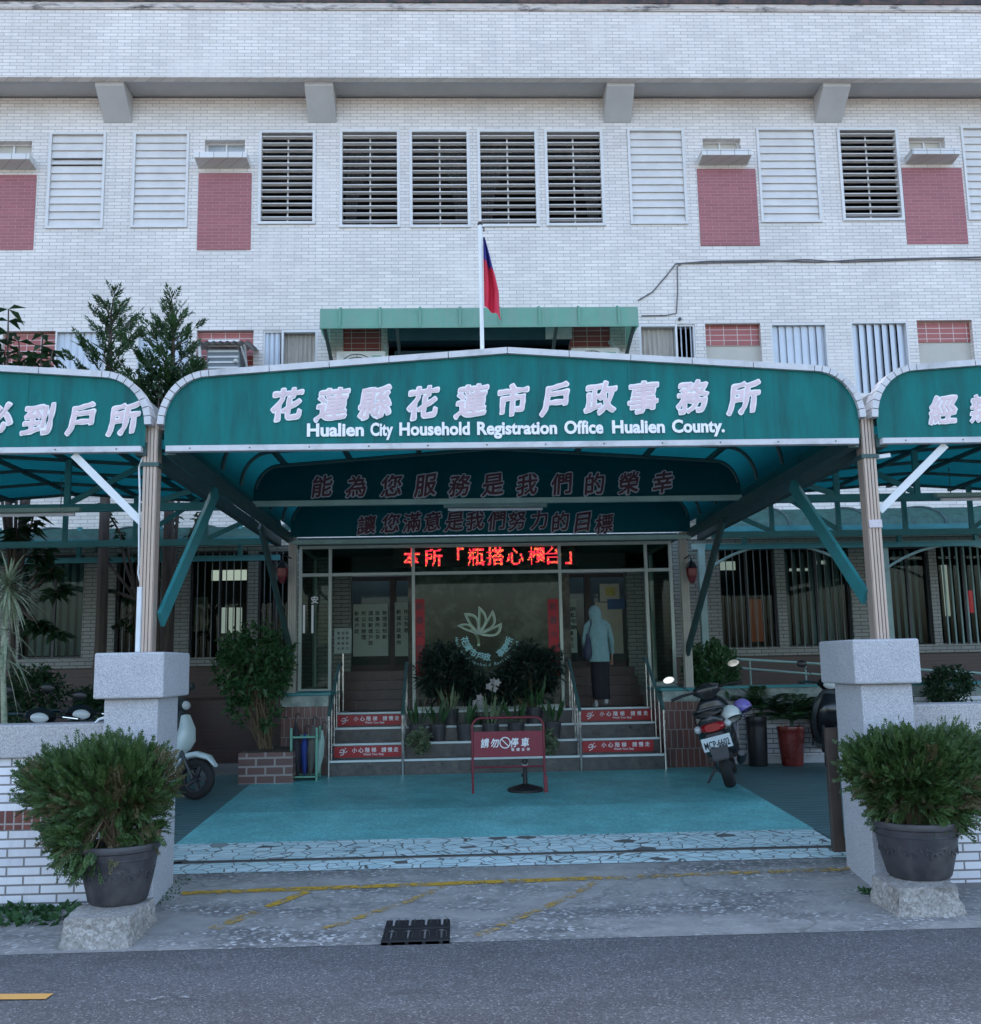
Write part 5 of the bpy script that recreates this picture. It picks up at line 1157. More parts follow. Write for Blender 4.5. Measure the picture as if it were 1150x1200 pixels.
mb.tube([A, B2+(B2-A)*.5], .02, 8); mb.tube([A2, C2+(C2-A2)*.5], .016, 8)
for k in range(7): p = A.lerp(B2, .08+.22*k); mb.tube([(p.x, 15, .32), p], .014, 6)
mb.build('rails', STEEL_PALE, t); MB().prismx([(14.95,.32),(16.4,.32),(16.4,1.2),(14.95,1.2)], 3.7, 12).build('ramp_slab', BROWN_BASE, t)
t = thing('left_walk_base', 'brown tiled base of the raised walk along the left side windows', 'wall', (-7, 15.2, .32)); MB().box(-12, at(334,850,15).x, 15.0, 16.4, .3, 1.2).build('tiled_body', BROWN_BASE, t)
# plants on the middle of the stairs
def snake(px, py, Y, label, n=9, L=.42, seed=1, m=LEAF, grp='potted plants set out on the middle of the steps'):
    q = random.Random(seed); c = at(px, py, Y); zb = SB+RS*(min(3, max(0, int((Y-12.8)/TD)))+1); base = (c.x, Y, zb); t = thing('potted_plant', label, 'plant', base, grp); r = .11; MB().lathe([(0,0),(r*.8,0),(r,.2),(r*1.08,.205),(r*1.05,.22),(0,.2)], base, 16).build('pot', POT, t); mb = MB()
    for k in range(n):
        a = q.uniform(0,6.28); p = Vector(base)+Vector((math.cos(a)*.06, math.sin(a)*.06, .2)); d = (Vector((math.cos(a)*.35, math.sin(a)*.35, 1))+rdir(q)*.15).normalized(); mb.leaf(p, d, rdir(q), L*q.uniform(.7,1.1), .05, 0, 0 if k%3 else .2)
    mb.build('leaf_blades', m, t)
snake(489,850,13.25,'upright snake plant beside the rail of the left flight',11,.42,1); snake(513,850,13.3,'snake plant second from the left rail on the steps',9,.38,2); snake(528,846,13.55,'leafy pot in the middle of the steps left of the red sign',12,.36,3,LEAF_V)
snake(545,850,13.25,'dark snake plant behind the left leg of the red no parking sign',10,.36,4); snake(575,848,13.3,'arching spider plant behind the red no parking sign',16,.42,5,LEAF_V); snake(605,850,13.3,'broad leaved pot plant behind the red sign near its right end',12,.38,6,LEAF); snake(627,846,13.5,'tall thin leaved plant right of the red sign on the steps',13,.46,7); snake(648,850,13.3,'bushy pot plant beside the rail of the right flight',14,.4,8,LEAF)
def bushlet(px, py, Y, rx, rz, label, seed, m): c = at(px, py, Y); leafy('trailing_plant', label, 'plant', (c.x, Y, SB+RS*2), [LB(px,py,Y,rx,rz)], m, seed, 500, .055, .035, 4)
bushlet(491,868,12.95,15,15,'pale variegated trailing plant on the lower step beside the left flight',71,LEAF_V); bushlet(641,872,12.95,12,18,'pale trailing plant on the steps near the right flight',72,LEAF_V)
for px, py, lab, sd in ((578,802,'orchid with pale flowers standing in front of the porch pane',3), (561,822,'smaller orchid with pale flowers low in front of the pane',4)):
    p = at(px, py, 13.5); t = thing('orchid', lab, 'plant', (p.x, 13.5, LZ-RS), 'orchids before the porch pane'); MB().tube([(p.x-.03, 13.52, LZ-RS+.1), (p.x-.02, 13.5, (LZ+p.z)/2), p], .008, 5).lathe([(0,0),(.06,0),(.08,.12),(0,.11)], (p.x-.03, 13.52, LZ-RS), 14).build('stem', LEAF_D, t); mb = MB(); q = random.Random(sd)
    for k in range(4):
        c_ = p+rdir(q)*.06
        for j in range(5): a_ = j*1.256; mb.leaf(c_, Vector((math.cos(a_), -.3, math.sin(a_))), (0,-1,0), .06, .045)
    mb.build('flower', FLOWER, t)
yb_ = 13.72
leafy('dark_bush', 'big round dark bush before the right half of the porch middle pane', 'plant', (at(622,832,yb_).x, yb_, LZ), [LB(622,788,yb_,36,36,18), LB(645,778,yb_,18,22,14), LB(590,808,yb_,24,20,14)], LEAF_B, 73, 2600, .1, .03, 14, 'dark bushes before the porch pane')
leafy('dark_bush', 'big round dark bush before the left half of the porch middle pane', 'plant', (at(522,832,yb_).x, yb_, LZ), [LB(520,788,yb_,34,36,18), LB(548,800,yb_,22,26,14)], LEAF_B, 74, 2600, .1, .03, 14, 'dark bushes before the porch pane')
# weeds at the wall foot
def weeds(name, x0, x1, y0, y1, n, L, seed, m=LEAF):
    q = random.Random(seed); mb = MB()
    for _ in range(n): x, y = q.uniform(x0,x1), q.uniform(y0,y1); mb.leaf((x, y, gz(y)), rdir(q, .8), rdir(q), L*q.uniform(.5,1.2), L*.5, 0, .2)
    o = mb.build(name, m); o['kind'] = 'stuff'; o['label'] = 'low green weeds growing along the foot of the gate pillar and wall'; return o
weeds('weeds_left', -4.2, at(62,1090,6.9).x, 7.0, 7.42, 520, .09, 81); weeds('weeds_right', PRx0-.12, PRx0+.06, 7.2, 7.33, 160, .045, 82); weeds('weeds_gate', PLx1+.0, PLx1+.1, 7.4, 8.0, 60, .03, 83)

# ------------------------------------------------------------------ no parking sign and parasol base
SYn = 11.35; zg = gz(SYn); xa, xb = at(554,890,SYn).x, at(638,890,SYn).x; zt_ = at(595,841,SYn).z
t = thing('no_parking_sign', 'maroon tube frame sign on the driveway with white characters and a no parking symbol', 'sign', ((xa+xb)/2, SYn, zg)); r = .1
arc = lambda cx_, cz_, a0, a1: [(cx_+r*math.cos(rad(a0+(a1-a0)*k/6)), SYn, cz_+r*math.sin(rad(a0+(a1-a0)*k/6))) for k in range(7)]
mb = MB(); mb.tube([(xa, SYn, zg)]+arc(xa+r, zt_-r, 180, 90)+arc(xb-r, zt_-r, 90, 0)+[(xb, SYn, zg)], .014, 10); mb.tube([(xa, SYn, zg+.28), (xb, SYn, zg+.28)], .011, 8); mb.box(xb-.012, xb+.03, SYn-.02, SYn+.02, zg, zg+.18); mb.build('frame', MAROON_PIPE, t, smooth=True)
pz1, pz0 = at(595,857,SYn).z, at(595,887,SYn).z; pn = MB().box(xa+.014, xb-.014, SYn-.006, SYn+.006, pz0, pz1).build('board', MAROON, t)
mb = MB(); mz = (pz0+pz1)/2+.015; kx = lambda px: at(px, 870, SYn).x
for ch, px in zip('請勿停車', (568.5,580,603,615.5)): put(mb, ch, kx(px), mz, SYn-.0065, .095, 0, .022, .003, .08, .9, 0, .06, ch)
for ch, px in zip('敬請合作', (601,607,613,619)): put(mb, ch, kx(px), mz-.075, SYn-.0065, .033, 0, .02, .002)
cx_ = kx(592); R1, R2 = .062, .051; n = 40; vs = [(cx_+rr*math.cos(2*math.pi*i/n), SYn-.009, mz+rr*math.sin(2*math.pi*i/n)) for rr in (R1,R2) for i in range(n)]; mb.add(vs, [(i,(i+1)%n,(i+1)%n+n,i+n) for i in range(n)]); mb.bar((cx_-.037, SYn-.009, mz+.037), (cx_+.037, SYn-.009, mz-.037), .004, .01)
mb.build('lettering', LET_W, pn)
pq = G(616, 927); t = thing('parasol_base', 'round black parasol base with a short tube standing by the red sign', 'parasol base', (pq.x, pq.y, gz(pq.y))); bz = gz(pq.y); rr = .2
MB().lathe([(0,0),(rr,0),(rr,.02),(rr*.93,.035),(rr*.3,.07),(.032,.08),(0,.08)], (pq.x, pq.y, bz), 32).build('base_disc', BLACK, t, smooth=True, angle=30); mb = MB(); mb.tube([(pq.x, pq.y, bz+.07), (pq.x, pq.y, bz+.32)], .026, 14); mb.tube([(pq.x-.04, pq.y, bz+.17), (pq.x-.02, pq.y, bz+.17)], .018, 8); mb.tube([(pq.x, pq.y, bz+.3), (pq.x, pq.y, bz+.34)], .032, 14); mb.build('tube', BLACK, t, smooth=True)
mb = MB(); mb.tube([(pq.x+.03*math.cos(a*.5), pq.y+.03*math.sin(a*.5), bz+.29+.012*math.sin(a*.5)) for a in range(13)], .004, 5); mb.build('cord', WHITE_ST, t)

# ------------------------------------------------------------------ umbrella rack
Yk = 12.5; xa, xb = at(341,918,Yk).x, at(371,918,Yk).x; zt_ = at(356,853,Yk).z; zg = gz(Yk); GRN = pbr('green_rack_paint', (.12,.33,.24), .45)
t = thing('umbrella_rack', 'pale green metal rack holding folded umbrellas left of the stairs', 'rack', ((xa+xb)/2, Yk, zg)); mb = MB()
for y in (Yk, Yk+.3):
    for x in (xa, xb): mb.bar((x, y, zg), (x, y, zt_), .025, .025, (0,1,0))
    for z in (zg+.05, zt_-.11): mb.bar((xa, y, z), (xb, y, z), .025, .02)
for x in (xa, xb):
    for z in (zg+.05, zt_-.11): mb.bar((x, Yk, z), (x, Yk+.3, z), .02, .02)
mb.build('frame', GRN, t); MB().box(xa+.014, xb-.014, Yk+.014, Yk+.286, zg+.03, zg+.04).build('tray', BLACK, t)
for i, (px, top_, col, lab) in enumerate(((346,842,(.02,.02,.03),'black folded umbrella in the green rack, leftmost'), (358,856,(.02,.05,.25),'dark blue folded umbrella in the green rack'), (365,846,(.1,.1,.09),'grey brown folded umbrella in the green rack'), (370,852,(.3,.42,.38),'pale patterned folded umbrella at the right of the green rack'))):
    x = xa+.06+.075*i; y = Yk+.12+.05*(i%2); z1 = at(px, top_, Yk).z; u = thing('folded_umbrella', lab, 'umbrella', (x, y, zg+.04), 'umbrellas in the green rack'); mb = MB(); lean = (-.03,.0,.03,.06)[i]
    secs = [((x+lean*f, y, zg+.05+(z1-zg-.1)*f), (rr,0,0), (0,rr,0), 1.6) for f, rr in ((0,.008),(.1,.03),(.45,.055),(.75,.045),(.92,.02),(1,.012))]; mb.loft(secs, 12); mb.build('cloth', pbr('umbrella_cloth_%s' % lab.split()[0], col, .7), u, smooth=True)
    hk = MB(); hx = x+lean; hk.tube([(hx, y, z1-.06), (hx, y, z1+.02)]+[(hx+.025-.025*math.cos(a), y, z1+.02+.03*math.sin(a)) for a in (.6,1.2,1.8,2.4,3.0)], .008, 6); hk.build('handle', BLACK, u)

# ------------------------------------------------------------------ flag
fp = at(565, 415, 9.0); YF_ = 7.58; fb, ft = at(565.5,418,YF_), at(563.8,264,YF_)
t = thing('flagpole', 'white flagpole standing on the ridge of the main canopy', 'flagpole', fb); mb = MB(); mb.tube([fb+Vector((0,0,-.15)), (fb.x, YF_, ft.z)], .016, 10); mb.build('pole', WHITE_ST, t, smooth=True); MB().ball((fb.x, YF_, ft.z+.015), .022).tube([(fb.x, YF_, ft.z-.02), (fb.x+.03, YF_, ft.z-.02), (fb.x+.03, YF_, ft.z-.05)], .006, 6).build('finial', BLACK, t)
mb = MB(); nu, nv = 16, 26; q0, q1 = at(568,278,YF_), at(577,373,YF_); vs = []
for j in range(nv+1):
    v = j/nv; 
    for i in range(nu+1):
        u = i/nu; wd = .012+.1*min(1, v*1.5)*(.9+.1*math.sin(v*5)); x = fb.x+.022+.055*v*v*0+wd*u+.045*v*u*0+.055*max(0,v-.35)*u; z = q0.z-(q0.z-q1.z)*v*(.93+.07*u)-.0*u
        if v > .9: z += (.05*(1-u))*(v-.9)*10
        vs.append((x, YF_+.035*math.sin(u*11+v*3.2)*min(1,v*3+.2)*(.4+u), z))
fs = [(j*(nu+1)+i, j*(nu+1)+i+1, (j+1)*(nu+1)+i+1, (j+1)*(nu+1)+i) for j in range(nv) for i in range(nu)]
mb.add(vs, fs, 0); mb.mi = [1 if (k//nu) < nv*.25+ (k%nu)*.28 else 0 for k in range(len(fs))]
fl = mb.build('flag_cloth', [pbr('flag_red', (.5,.012,.045), .7, var=.08), pbr('flag_blue', (.02,.025,.22), .7, var=.08)], None, smooth=True, angle=180)
tag(fl, 'red flag with a blue corner hanging limp from the white flagpole', 'flag'); fl.name = 'flag'
# ------------------------------------------------------------------ scooters
CHROME = pbr('chrome', (.6,.6,.6), .12, metal=1, var=.02)
MIRROR = pbr('mirror_glass', (.75,.8,.85), .03, metal=1, var=.0)
TAIL = pbr('red_tail_lens', (.3,.005,.01), .15, var=.05); CLEAR = pbr('clear_lens', (.55,.57,.58), .12, var=.05); ENGINE = pbr('engine_metal', (.06,.06,.065), .45, metal=.6, var=.3, scale=15)
def wheel(name, x, t, r=.215, w_=.1):
    wh = MB(); prof = [(r-.075,-w_*.42),(r-.03,-w_*.5),(r-.008,-w_*.34),(r,0),(r-.008,w_*.34),(r-.03,w_*.5),(r-.075,w_*.42),(r-.075,-w_*.42)]; n = 36
    wh.add([(x+a*math.cos(2*math.pi*j/n), b, r+a*math.sin(2*math.pi*j/n)) for a,b in prof for j in range(n)], [(i*n+j, i*n+(j+1)%n, (i+1)*n+(j+1)%n, (i+1)*n+j) for i in range(len(prof)-1) for j in range(n)])
    o = wh.build('wheel', RUBBER, t, smooth=True, angle=60); rm = MB()
    for k in range(5):
        a = k*2*math.pi/5; rm.bar((x, 0, r), (x+(r-.07)*math.cos(a), 0, r+(r-.07)*math.sin(a)), .03, .04, (0,1,0))
    rm.tube([(x+(r-.08)*math.cos(2*math.pi*j/24), 0, r+(r-.08)*math.sin(2*math.pi*j/24)) for j in range(24)], .022, 6, closed=True); rm.tube([(x,-.06,r),(x,.06,r)], .035, 12); rm.build('rim', ENGINE, o); return o
def scooter(label, contact, heading, lean, body, panel, rear_at=True, nose=None, plate=None, screen=False, group='parked scooters', sc=1.0):
    t = thing('parked_scooter', label, 'scooter', (0,0,0), group); S = lambda x, z, w_, h, p=2.6, y=0: ((x, y, z), (0, w_, 0), (0, 0, h), p)
    wheel('rear', -.6, t); wheel('front', .66, t)
    MB().loft([S(-.86,.74,.05,.03), S(-.8,.7,.11,.08), S(-.66,.63,.155,.13), S(-.45,.58,.17,.17), S(-.25,.52,.17,.2), S(-.08,.42,.165,.15), S(-.02,.33,.15,.06)], 22).build('rear_body', body, t, smooth=True, angle=70)
    MB().loft([S(-.83,.80,.09,.025,3), S(-.7,.815,.14,.045,3), S(-.45,.80,.155,.05,3), S(-.2,.775,.145,.05,3), S(-.02,.755,.1,.04,3), S(.03,.74,.05,.02,3)], 20).build('seat', BLACK, t, smooth=True, angle=70)
    MB().loft([S(-.1,.29,.15,.04,4), S(.1,.27,.165,.035,4), S(.3,.28,.16,.04,4)], 16).build('floorboard', panel, t, smooth=True)
    V = lambda x, z, w_, d, p=3: ((x, 0, z), (0, w_, 0), (d, 0, .02), p)
    MB().loft([V(.3,.28,.13,.05), V(.34,.4,.17,.055), V(.39,.58,.21,.055), V(.42,.74,.2,.06), V(.42,.88,.13,.05), V(.41,.93,.08,.04)], 22).build('leg_shield', nose or panel, t, smooth=True, angle=70)
    MB().loft([V(.36,.36,.09,.04), V(.43,.47,.14,.07), V(.49,.6,.155,.085), V(.5,.74,.13,.07), V(.46,.88,.08,.05)], 22).build('front_cowl', body, t, smooth=True, angle=70)
    MB().loft([S(.42,.35,.055,.03), S(.52,.45,.075,.035), S(.66,.475,.078,.035), S(.8,.44,.07,.03), S(.88,.36,.045,.02)], 16).build('front_fender', body, t, smooth=True)
    mb = MB(); mb.tube([(.66,.075,.215),(.5,.075,.5),(.46,.06,.55)], .022, 8); mb.tube([(.66,-.075,.215),(.5,-.075,.5),(.46,-.06,.55)], .022, 8); mb.build('fork', ENGINE, t)
    MB().loft([V(.4,.93,.06,.05), V(.41,1.0,.15,.07), V(.39,1.05,.13,.06), V(.37,1.075,.06,.03)], 20).build('handlebar_cowl', nose or body, t, smooth=True)
    MB().ball((.475,0,1.0), .03, .085, .05).build('headlight', CLEAR, t, smooth=True)
    for s in (-1, 1):
        MB().tube([(.37,s*.1,1.02),(.33,s*.24,1.02),(.3,s*.36,1.0)], [.012,.017,.018], 10).build('grip', BLACK, t, smooth=True); MB().tube([(.4,s*.2,1.02),(.37,s*.34,1.01)], .006, 5).build('lever', CHROME, t)
        m = MB(); m.tube([(.36,s*.17,1.05),(.37,s*.24,1.14),(.35,s*.31,1.21)], .006, 6); mo = m.build('mirror', BLACK, t, smooth=True); MB().ball((.345,s*.33,1.235), .018, .065, .045).build('shell', BLACK if body is not WHITEB else panel, mo, smooth=True)
        MB().loft([((.327,s*.33,1.235),(0,.058,0),(0,0,.039),2), ((.324,s*.33,1.235),(0,.056,0),(0,0,.037),2)], 18).build('mirror_glass', MIRROR, mo)
    MB().loft([S(-.885,.655,.07,.04), S(-.84,.655,.105,.055), S(-.78,.66,.12,.05)], 16).build('tail_light', TAIL, t, smooth=True)
    for s in (-1, 1): MB().ball((-.775, s*.135, .66), .06, .035, .04).build('turn_signal', CLEAR, t, smooth=True)
    MB().loft([S(-.86,.58,.08,.02,4), S(-.9,.46,.085,.015,4), S(-.93,.33,.07,.01,4)], 12).build('rear_mudguard', BLACK, t)
    MB().loft([S(-.78,.3,.05,.06), S(-.62,.27,.08,.1), S(-.35,.27,.09,.11), S(-.15,.28,.07,.07)], 16).build('engine', ENGINE, t, smooth=True)
    MB().tube([(-.3,-.13,.2),(-.5,-.15,.24),(-.62,-.17,.29),(-.86,-.18,.34)], [.022,.04,.045,.03], 12).build('exhaust', ENGINE, t, smooth=True)
    MB().bar((-.25,.1,.2), (-.2,.26,.005), .02, .02).build('side_stand', ENGINE, t)
    mb = MB(); mb.tube([(-.55,.13,.8),(-.8,.13,.84),(-.92,.08,.85),(-.92,-.08,.85),(-.8,-.13,.84),(-.55,-.13,.8)], .013, 8); mb.build('grab_rail', ENGINE, t, smooth=True)
    if screen: MB().loft([((.47,0,.98),(0,.16,0),(.01,0,0),3), ((.43,0,1.16),(0,.17,0),(.01,0,0),3), ((.37,0,1.3),(0,.12,0),(.01,0,0),3)], 18).build('windscreen', glassy('smoked_screen', (.35,.45,.45)), t)
    if plate:
        q = MB(); A_ = Vector((-.91,0,.5)); q.add([A_+Vector((a*.0-b*.02*0-.012+b*-.03, -a*.13, b*.07)) for a, b in ((-1,-1),(1,-1),(1,1),(-1,1))]+[A_+Vector((-.006+b*-.03, -a*.13, b*.07)) for a, b in ((-1,-1),(1,-1),(1,1),(-1,1))], [(0,1,2,3),(7,6,5,4),(0,4,5,1),(1,5,6,2),(2,6,7,3),(3,7,4,0)])
        po_ = q.build('licence_plate', pbr('plate_white', (.72,.74,.76), .4, var=.03), t)
        vs, fs = glyph(plate, .015, .0); lo, hi = vs.min(0), vs.max(0); k = .225/(hi[0]-lo[0]); mb = MB()
        mb.add([(A_.x-.0135-.03*((y-(lo[1]+hi[1])/2)*k/.07*1.15)*1.0-.001, -(x-(lo[0]+hi[0])/2)*k, A_.z-.008+(y-(lo[1]+hi[1])/2)*k*1.9) for x, y, z in vs], fs)
        mb.build('plate_lettering', INK, po_)
    h = Vector((*heading, 0)).normalized(); rz = math.atan2(h.y, h.x); c = Vector(contact); org = c+h*(.6*sc if rear_at else -.66*sc)
    t.rotation_mode = 'XYZ'; t.rotation_euler = (-rad(lean), 0, rz); t.location = (org.x, org.y, gz(org.y)); t.scale = (sc,)*3
    return t
WHITEB = pbr('pale_scooter_paint', (.55,.62,.62), .2, var=.04); GREYB = pbr('grey_scooter_paint', (.03,.032,.035), .25, metal=.2, var=.1); BLACKB = pbr('black_scooter_paint', (.015,.015,.018), .2, var=.1); DKP = pbr('dark_scooter_panel', (.035,.045,.05), .4, var=.1)
s1 = scooter('dark grey scooter seen from behind, with a red tail lamp and a white licence plate', G(858,926), (.27,.96), 14, GREYB, BLACKB, True, None, 'MCP-6602', sc=1.03); s1.scale = (1.03, 1.2, 1.03)
s2 = scooter('pale scooter with dark front shield, half hidden behind the left gate pillar', G(228,938), (.97,-.25), 6, WHITEB, DKP, False, DKP)
s3 = scooter('dark scooter behind the right gate pillar, facing the street', G(973,905), (-.25,-.97), 5, BLACKB, DKP, False)
s4 = scooter('dark scooter behind the left front wall with its round mirror showing above the coping', (at(85,830,10.2).x, 10.2, .2), (.45,-.9), 6, BLACKB, DKP, False)
s5 = scooter('dark scooter at the far left behind the front wall, only its mirrors above the coping', (at(30,845,9.9).x, 9.9, .2), (.3,-.95), 6, BLACKB, BLACKB, False)
# helmets on the grey scooter's seat
def helmet(label, px, py, Y, r, m, rz, mt, paint):
    c = at(px, py, Y); t = thing('helmet', label, 'helmet', (0,0,0), 'helmets on the grey scooter'); n, k = 28, 14; vs = []; fs = []
    for i in range(k+1):
        a = math.pi*.68*i/k; rr = math.sin(a)
        for j in range(n):
            ph = 2*math.pi*j/n; s = 1+.06*math.cos(ph); cut = max(0, math.cos(ph))*.35*max(0, i/k-.55)
            vs.append((r*rr*math.cos(ph)*s*(1-cut), r*rr*math.sin(ph)*.9, r*math.cos(a)*(1-.0)+cut*r*.7))
    fs = [(i*n+j, i*n+(j+1)%n, (i+1)*n+(j+1)%n, (i+1)*n+j) for i in range(k) for j in range(n)]
    MB().add(vs, fs).build('shell', m, t, smooth=True); MB().tube([(r*.9*math.cos(2*math.pi*j/24), r*.84*math.sin(2*math.pi*j/24), -r*.5+(.12*r if math.cos(2*math.pi*j/24) > .6 else 0)) for j in range(24)], .008, 6, closed=True).build('rim', BLACK, t)
    mb = MB(); mb.tube([(r*.2, r*.8, -r*.45), (r*.5, r*.75, -r*.9), (r*.9, r*.5, -r*1.05)], .007, 5); mb.build('strap', pbr('helmet_strap', (.5,.5,.4), .7), t)
    if paint:
        mb = MB(); q = random.Random(4)
        for _ in range(7):
            d = rdir(q, .35); d = Vector((d.x, d.y*.9, d.z)); cc = d*r*1.02; sd_ = d.cross(Vector((0,0,1))).normalized(); u_ = sd_.cross(d)
            mb.tube([cc+(sd_*math.cos(a)+u_*math.sin(a)*.6)*.028 for a in (0,1,2,3,4,5.2)], .004, 4)
        mb.build('decal', pbr('helmet_decal_%s' % paint, (.1,.25,.25) if paint == 'w' else (.2,.1,.3), .5), t)
    t.location = c; t.rotation_euler = mt+(rz,); return t
helmet('white helmet with green drawings resting on the grey scooter seat', 857, 838, 11.14, .112, pbr('white_helmet', (.62,.66,.64), .2, var=.04), 2.6, (.25,.5), 'w')
helmet('purple helmet resting behind the white one on the grey scooter', 871, 829, 11.4, .1, pbr('purple_helmet', (.2,.16,.5), .2, var=.05), 2.2, (-.2,.6), 'p')

# ------------------------------------------------------------------ the visitor climbing the steps
pc = at(705, 838, 13.86); PX, PYY, PZ = pc.x, 13.86, LZ
pe = thing('person', 'person in a pale teal hooded jacket and long dark skirt climbing to the right doorway', 'person', (PX, PYY, PZ))
SKIN = pbr('skin', (.34,.2,.14), .55, var=.06); JACK = pbr('pale_teal_jacket', (.17,.3,.31), .85, var=.15, scale=9, bmp=.3, bscale=25); SKIRT = pbr('dark_skirt_cloth', (.012,.011,.017), .85, var=.2); SHOE = pbr('pale_shoe', (.36,.37,.36), .6); BAG = pbr('dark_blue_bag', (.03,.035,.07), .6, var=.2)
W = lambda x, y, z: (PX+x, PYY+y, PZ+z)
def skin(name, verts, edges, radii, root, m, parent, sub=2):
    me = bpy.data.meshes.new(name); off = ROOT[parent]; me.from_pydata([tuple(Vector(v)-off) for v in verts], edges, []); o = bpy.data.objects.new(name, me); C.objects.link(o); o.parent = parent; ROOT[o] = off
    o.modifiers.new('skin', 'SKIN'); sm = o.modifiers.new('sub', 'SUBSURF'); sm.levels = sm.render_levels = sub
    for i, r_ in enumerate(radii): me.skin_vertices[0].data[i].radius = r_ if isinstance(r_, tuple) else (r_, r_)
    for i in (root if isinstance(root, tuple) else (root,)): me.skin_vertices[0].data[i].use_root = True
    me.materials.append(m); return o
V_, E_, R_ = [], [], []
def J(p, r_, par=None):
    V_.append(W(*p)); R_.append(r_)
    if par is not None: E_.append((par, len(V_)-1))
    return len(V_)-1
pel = J((0,0,.74), (.12,.1)); wa = J((0,.03,.9), (.11,.085), pel); ch = J((0,.1,1.06), (.13,.09), wa); nk = J((-.01,.16,1.17), .05, ch); hd_ = J((-.015,.2,1.27), (.075,.09), nk); J((-.015,.215,1.345), (.06,.075), hd_)
for s, fy, hz in ((-1,.06,.0), (1,-.05,.05)):
    h = J((s*.085,.01,.68), .085, pel); kn = J((s*.09,fy+.06,.4), .055, h); an = J((s*.085,fy-.03,.09+hz), .036, kn); J((s*.085,fy+.1,.03+hz*.2), .03, an)
    sh = J((s*.15,.13,1.08), .04, ch); el = J((s*.235,.1,.9), .038, sh); hx, hy, hzz = (s*.22,.22,.78) if s < 0 else (s*.255,.14,.7); wr = J((hx,hy,hzz), .024, el); pm = J((hx,hy+.025,hzz-.05), (.03,.016), wr)
    for f in range(4): q1_ = J((hx+(f-1.5)*.014, hy+.04, hzz-.09-.004*(f in (1,2))), .008, pm); J((hx+(f-1.5)*.014, hy+.035, hzz-.125-.006*(f in (1,2))), .006, q1_)
    th = J((hx-s*.03, hy+.03, hzz-.06), .008, pm); J((hx-s*.035, hy+.045, hzz-.09), .007, th)
skin('body', V_, E_, R_, pel, SKIN, pe)
mb = MB(); n_ = 26
mb.loft([(W(0,-.015,.62),(.185,0,0),(0,.135,0),2.2), (W(0,-.0,.72),(.18,0,0),(0,.14,0),2.2), (W(0,.02,.86),(.165,0,0),(0,.125,0),2.2), (W(0,.07,1.0),(.18,0,0),(0,.125,.02),2.3), (W(0,.11,1.1),(.2,0,0),(0,.11,.03),2.3), (W(-.005,.135,1.155),(.13,0,0),(0,.085,.02),2), (W(-.01,.15,1.19),(.07,0,0),(0,.07,.01),2)], n_)
for s in (-1, 1):
    e2 = W(-.22,.2,.8) if s < 0 else W(.253,.135,.725)
    mb.tube([W(s*.05,.12,1.13), W(s*.13,.12,1.125), W(s*.185,.13,1.085), W(s*.215,.115,.98), W(s*.24,.1,.9), Vector(e2).lerp(Vector(W(s*.24,.1,.9)), .4), e2], [.06,.068,.07,.064,.056,.05,.042], 14)
for v in range(len(mb.v)):
    x, y, z = mb.v[v]; k = noise.noise(Vector((x*9, y*9, z*14)))*.008+noise.noise(Vector((x*5, y*5, z*26)))*.007; mb.v[v] = (x+k, y-k, z+k*.3)
mb.build('jacket', JACK, pe, smooth=True, angle=80)
mb = MB(); mb.loft([(W(-.01,.11,1.08),(.17,0,0),(0,.1,.03),2), (W(-.012,.13,1.15),(.14,0,0),(0,.1,.02),2), (W(-.02,.145,1.19),(.112,0,0),(0,.095,.01),2), (W(-.026,.17,1.24),(.118,0,0),(0,.112,.01),2), (W(-.03,.185,1.3),(.12,0,0),(0,.118,0),2), (W(-.032,.195,1.35),(.098,0,0),(0,.1,0),2), (W(-.033,.2,1.38),(.06,0,0),(0,.065,0),2), (W(-.033,.2,1.392),(.015,0,0),(0,.02,0),2)], 24)
for v in range(len(mb.v)):
    x, y, z = mb.v[v]; k = noise.noise(Vector((x*8, y*8, z*16)))*.012; mb.v[v] = (x+k, y+k*.6, z)
mb.build('headscarf', JACK, pe, smooth=True, angle=80)
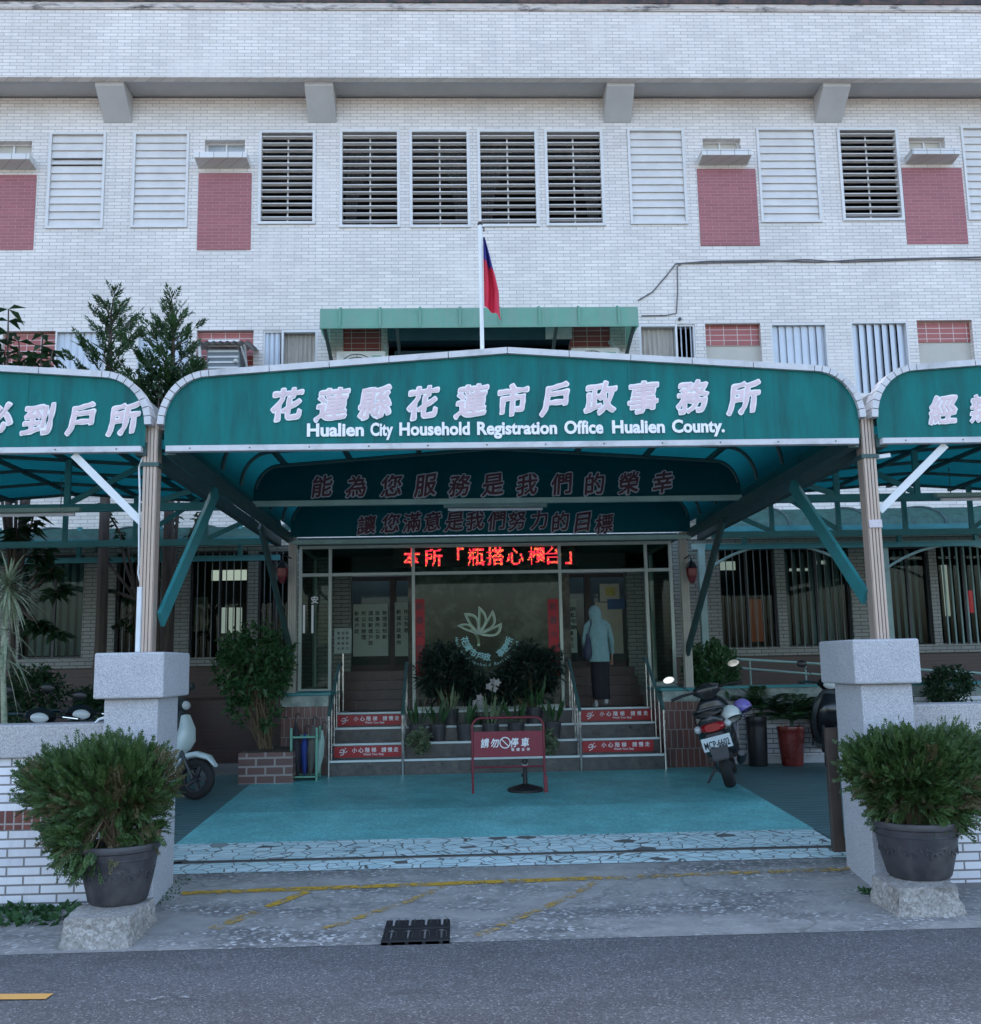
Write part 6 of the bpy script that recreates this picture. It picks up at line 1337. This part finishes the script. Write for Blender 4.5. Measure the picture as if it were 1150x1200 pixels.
mb = MB(); secs = [(W(0,0,.75),(.165,0,0),(0,.13,0),2), (W(.005,-.0,.5),(.17,0,0),(0,.15,0),2), (W(.01,.0,.25),(.16,0,0),(0,.16,0),2), (W(.02,.0,.12),(.15,0,0),(0,.15,0),2)]; mb.loft(secs, 30)
for v in range(len(mb.v)):
    x, y, z = mb.v[v]; a = math.atan2(y-PYY, x-PX); k = .012*math.sin(a*7)*(1-(z-PZ)/.8); mb.v[v] = (x+k*math.cos(a), y+k*math.sin(a), z)
mb.build('skirt', SKIRT, pe, smooth=True, angle=80)
for s, fy, hz, tilt in ((-1,.06,0,0), (1,-.05,.05,.07)):
    MB().loft([(W(s*.085,fy-.07,.06+hz),(.03,0,0),(0,.01,.045),2.4), (W(s*.085,fy-.03,.05+hz),(.042,0,0),(0,.0,.05),2.4), (W(s*.085,fy+.06,.035+hz*.6),(.045,0,0),(0,0,.035),2.6), (W(s*.085,fy+.15,.025+hz*.2),(.035,0,0),(0,0,.022),2.6)], 16).build('shoe', SHOE, pe, smooth=True)
bag = MB(); bag.loft([(W(-.2,.06,1.0),(.015,0,0),(0,.03,0),2.4), (W(-.19,.05,.9),(.045,0,0),(0,.1,0),2.6), (W(-.2,.05,.78),(.075,0,0),(0,.15,0),3), (W(-.205,.05,.7),(.08,0,0),(0,.16,0),3), (W(-.205,.05,.66),(.06,0,0),(0,.13,0),3)], 20)
bag.v = [(PX+(x-PX)*.76, PYY+(y-PYY)*.9, z) for x, y, z in bag.v]
bg_ = bag.build('shoulder_bag', BAG, None, smooth=True); tag(bg_, 'dark blue shoulder bag hanging at the left side of the climbing person', 'bag')
sb = MB(); sb.tube([W(-.21,-.04,.86), W(-.19,-.045,1.0), W(-.13,-.005,1.13), W(-.12,.1,1.185), W(-.14,.2,1.12), W(-.2,.16,.96), W(-.21,.13,.86)], .011, 6); sb.v = [(PX+(x-PX)*.76, PYY+(y-PYY)*.9, z) for x, y, z in sb.v]
sb.build('strap', BAG, bg_)
pe.scale = (.74, .9, 1)
